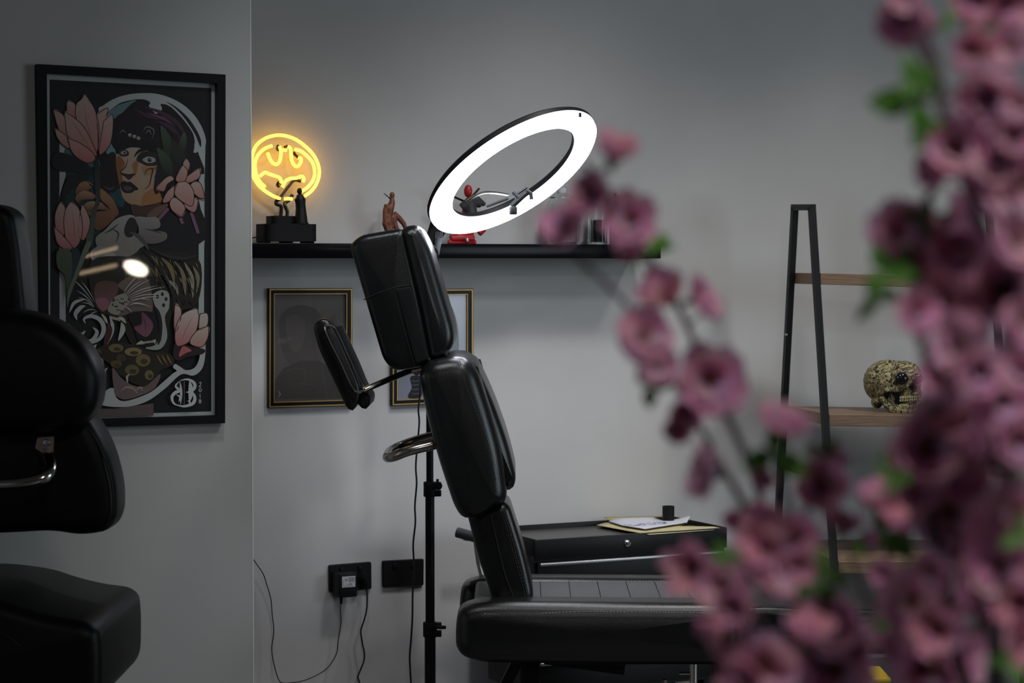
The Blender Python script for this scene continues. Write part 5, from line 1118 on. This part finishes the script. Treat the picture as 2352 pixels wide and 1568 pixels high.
SPRAYS = [
 dict(label='leftmost blossom spray reaching up to the ring light', d=1.42,
  stems=[([(2190, 2260), (2000, 1700), (1900, 1568), (1850, 1450), (1800, 1310), (1760, 1190), (1722, 1070), (1680, 975), (1620, 860), (1590, 775), (1540, 670), (1490, 590), (1420, 500), (1390, 430), (1345, 378)], 3.4),
         ([(1790, 1290), (1740, 1200), (1680, 1110), (1620, 1000), (1560, 900), (1520, 800), (1450, 712), (1380, 640), (1325, 590)], 2.6)],
  fl=[(1405, 377, 100, 'u'), (1362, 452, 92), (1450, 510, 118, 'f'), (1300, 535, 100), (1442, 568, 60), (1532, 690, 105), (1590, 690, 98), (1618, 715, 60), (1472, 778, 132, 'f'), (1512, 842, 90), (1625, 872, 150, 'f'), (1570, 940, 80), (1562, 985, 62), (1530, 850, 60), (1645, 1085, 130), (1740, 1195, 92), (1690, 1180, 60)],
  lv=[(1488, 578, 80), (1505, 545, 55), (1345, 605, 62), (1495, 885, 62)]),
 dict(label='low blossom spray crossing the seat of the tattoo chair', d=1.36,
  stems=[([(2190, 2260), (1980, 1700), (1960, 1568), (1930, 1470), (1890, 1390), (1880, 1300), (1850, 1200), (1870, 1130), (1900, 1060)], 3.0), ([(1925, 1700), (1830, 1560), (1800, 1500), (1720, 1400), (1660, 1330), (1610, 1290)], 2.6), ([(1840, 1230), (1800, 1120), (1790, 1040)], 2.0)],
  fl=[(1790, 995, 118, 'u'), (1905, 1068, 96, 'u'), (1882, 1122, 118), (1762, 1098, 52), (1602, 1300, 112), (1660, 1345, 116), (1822, 1245, 112), (1765, 1262, 100), (1722, 1312, 100), (1775, 1362, 92), (1660, 1440, 82), (1665, 1480, 52), (1930, 1225, 86, 'u'), (1750, 1520, 155), (1845, 1482, 110, 'u'), (1920, 1530, 180), (1905, 1450, 130), (1690, 1390, 90), (1980, 1240, 60), (1830, 1300, 70), (1720, 1560, 110), (1960, 1490, 80)],
  lv=[(1780, 1042, 92), (1840, 1062, 50), (1893, 1040, 50), (1675, 1285, 54), (1890, 1315, 84), (1880, 1345, 70), (1660, 1300, 40)]),
 dict(label='short blossom spray in front of the lowest wooden board', d=1.5,
  stems=[([(2190, 2260), (2110, 1700), (2080, 1568), (2060, 1450), (2045, 1330), (2035, 1230), (2030, 1180)], 2.6), ([(2060, 1420), (1990, 1370), (1960, 1290), (1945, 1220)], 1.8)],
  fl=[(2030, 1172, 104, 'u'), (2082, 1228, 96, 'u'), (2032, 1312, 62), (2090, 1385, 165, 'f'), (2015, 1478, 92), (2120, 1535, 190), (2060, 1490, 70), (2200, 1500, 130)],
  lv=[(2025, 1225, 90), (2012, 1405, 76), (2045, 1430, 50), (2072, 1255, 44)]),
 dict(label='tall blossom spray standing upright just left of the rightmost one', d=1.32,
  stems=[([(2190, 2260), (2230, 1700), (2200, 1500), (2170, 1350), (2140, 1200), (2122, 1090), (2150, 960), (2140, 850), (2100, 720), (2120, 620), (2115, 500), (2150, 420)], 4.2), ([(2170, 1330), (2230, 1150), (2240, 1000), (2190, 880), (2120, 780)], 3.0)],
  fl=[(2050, 548, 150, 'f'), (2180, 500, 130), (2130, 640, 140), (2098, 722, 100), (2172, 762, 140), (2178, 862, 110), (2182, 932, 150), (2126, 1036, 160, 'f'), (2182, 1175, 170, 'f'), (2120, 1130, 100), (2250, 1240, 150), (2182, 1272, 130), (2202, 1390, 130), (2150, 1310, 90), (2120, 540, 100), (2200, 1040, 140), (2160, 1100, 120), (2230, 1310, 120), (2250, 1440, 120), (2160, 1440, 110)],
  lv=[(2030, 622, 84), (2072, 610, 70), (2142, 598, 64), (2026, 684, 84), (2116, 500, 60), (2058, 1062, 66), (2052, 1100, 56), (2115, 1100, 40)]),
 dict(label='rightmost blossom spray rising past the top edge of the photo', d=1.24,
  stems=[([(2190, 2260), (2300, 1700), (2290, 1568), (2285, 1440), (2300, 1300), (2310, 1150), (2290, 980), (2300, 850), (2320, 700), (2270, 560), (2230, 450), (2205, 330), (2165, 250), (2150, 150), (2115, 60), (2080, -30)], 5.0), ([(2205, 330), (2230, 240), (2240, 150), (2250, 60), (2240, -40)], 3.6), ([(2165, 250), (2130, 160), (2095, 80)], 2.6), ([(2310, 760), (2330, 560), (2320, 380), (2310, 200), (2320, 60)], 3.0)],
  fl=[(2085, 30, 120), (2075, -10, 80), (2245, -8, 118), (2300, 12, 120), (2230, 122, 92), (2322, 112, 96), (2280, 218, 138), (2340, 250, 80), (2190, 345, 150), (2255, 325, 118), (2305, 362, 128), (2152, 392, 82), (2235, 400, 120), (2270, 470, 150), (2215, 560, 140), (2330, 420, 100), (2330, 560, 120), (2290, 672, 158, 'f'), (2225, 640, 120), (2232, 790, 142), (2345, 742, 118), (2200, 872, 130), (2302, 912, 168, 'f'), (2232, 960, 120), (2275, 1062, 150), (2340, 1010, 110), (2335, 1182, 158), (2270, 1140, 120), (2300, 1300, 150), (2345, 1380, 120), (2262, 1365, 120), (2340, 1475, 112), (2290, 1220, 120), (2180, 690, 110), (2260, 850, 110), (2345, 860, 110), (2240, 720, 120), (2335, 320, 90)],
  lv=[(2094, 190, 70), (2100, 238, 110), (2190, 226, 84), (2120, 290, 60), (2203, 30, 70), (2255, 70, 50), (2330, 62, 50), (2335, 1015, 90), (2345, 540, 60), (2315, 1520, 70), (2345, 1230, 60)]),
]
Ksc = 1.0
for si_, spd in enumerate(SPRAYS):
    random.seed(100 + si_); d = spd['d']
    def PP(px, py, dd=0.0): return atY(px, py, d + dd)
    rt = PP(2190, 2260); 
    t = thing('blossom_spray', spd['label'], 'artificial flowers', tuple(rt), 0, None)
    inv = INV[t.name]
    def jit(px, py): return .05 * math.sin(px * .013 + si_) + .03 * math.cos(py * .011)
    for stp, rad in spd['stems']:
        P = [PP(x, y, jit(x, y)) for x, y in stp]; P = catmull(P, 6); bm = bmesh.new(); tube(bm, P, [rad * .001, rad * .0006], 8); link_mesh('stem', bm, M_STEM, t)
    allp = [(q, PP(*q, jit(*q))) for stp, _ in spd['stems'] for q in [tuple(v) for v in [((a[0] * (1 - k) + b[0] * k), (a[1] * (1 - k) + b[1] * k)) for a, b in zip(stp, stp[1:]) for k in (0, .25, .5, .75)]]]
    for kind, lst in (('blossom', spd['fl']), ('leaf_cluster', spd['lv'])):
        for it in lst:
            x, y, dia = it[:3]; mode = it[3] if len(it) > 3 else 'r'
            pos = PP(x, y, jit(x, y) + random.uniform(-.03, .01))
            near = min(allp, key=lambda a: (a[0][0] - x) ** 2 + (a[0][1] - y) ** 2)[1]
            size = dia * pos.y / F * (1.20 if kind == 'blossom' else 1.45)
            me = (random.choice(BM[:2]) if mode == 'f' or dia > 125 else random.choice(BM)) if kind == 'blossom' else random.choice(LM)
            o = bpy.data.objects.new(kind, me); C.objects.link(o); o.parent = t; o.location = inv @ pos
            if mode == 'f': dirv = Vector((random.uniform(-.35, .35), -1, random.uniform(-.2, .4)))
            elif mode == 'u': dirv = Vector((random.uniform(-.3, .3), -.35, 1))
            else:
                out = (pos - near); out = out.normalized() if out.length > 1e-4 else Vector((0, 0, 1))
                dirv = out * .8 + Vector((random.uniform(-.5, .5), -.75, random.uniform(-.2, .7)))
            qd = dirv.normalized().to_track_quat('Z', 'Y')
            from mathutils import Quaternion
            o.rotation_mode = 'QUATERNION'; o.rotation_quaternion = qd @ Quaternion((0, 0, 1), random.uniform(0, 6.28))
            o.scale = (size,) * 3
            if (near - pos).length > .004:
                tw = bmesh.new(); tube(tw, [near, pos], .0011, 6); link_mesh('twig', tw, M_STEM, t)
# tall floor vase that holds the sprays, below the frame
vc = atY(2190, 2260, 1.37)
va = thing('floor_vase', 'tall dark floor vase holding the blossom sprays, below the frame', 'vase', (vc.x, vc.y, 0), 0)
bm = bmesh.new(); lathe(bm, [(0, 0), (.11, 0), (.12, .02), (.14, .35), (.11, .75), (.09, vc.z), (.10, vc.z + .03), (.092, vc.z + .03), (.08, vc.z - .02), (.10, .70), (.10, .1), (0, .1)], (vc.x, vc.y, 0), seg=32)
link_mesh('body', bm, mat('vase_glaze', (.03, .03, .032), .3), va)
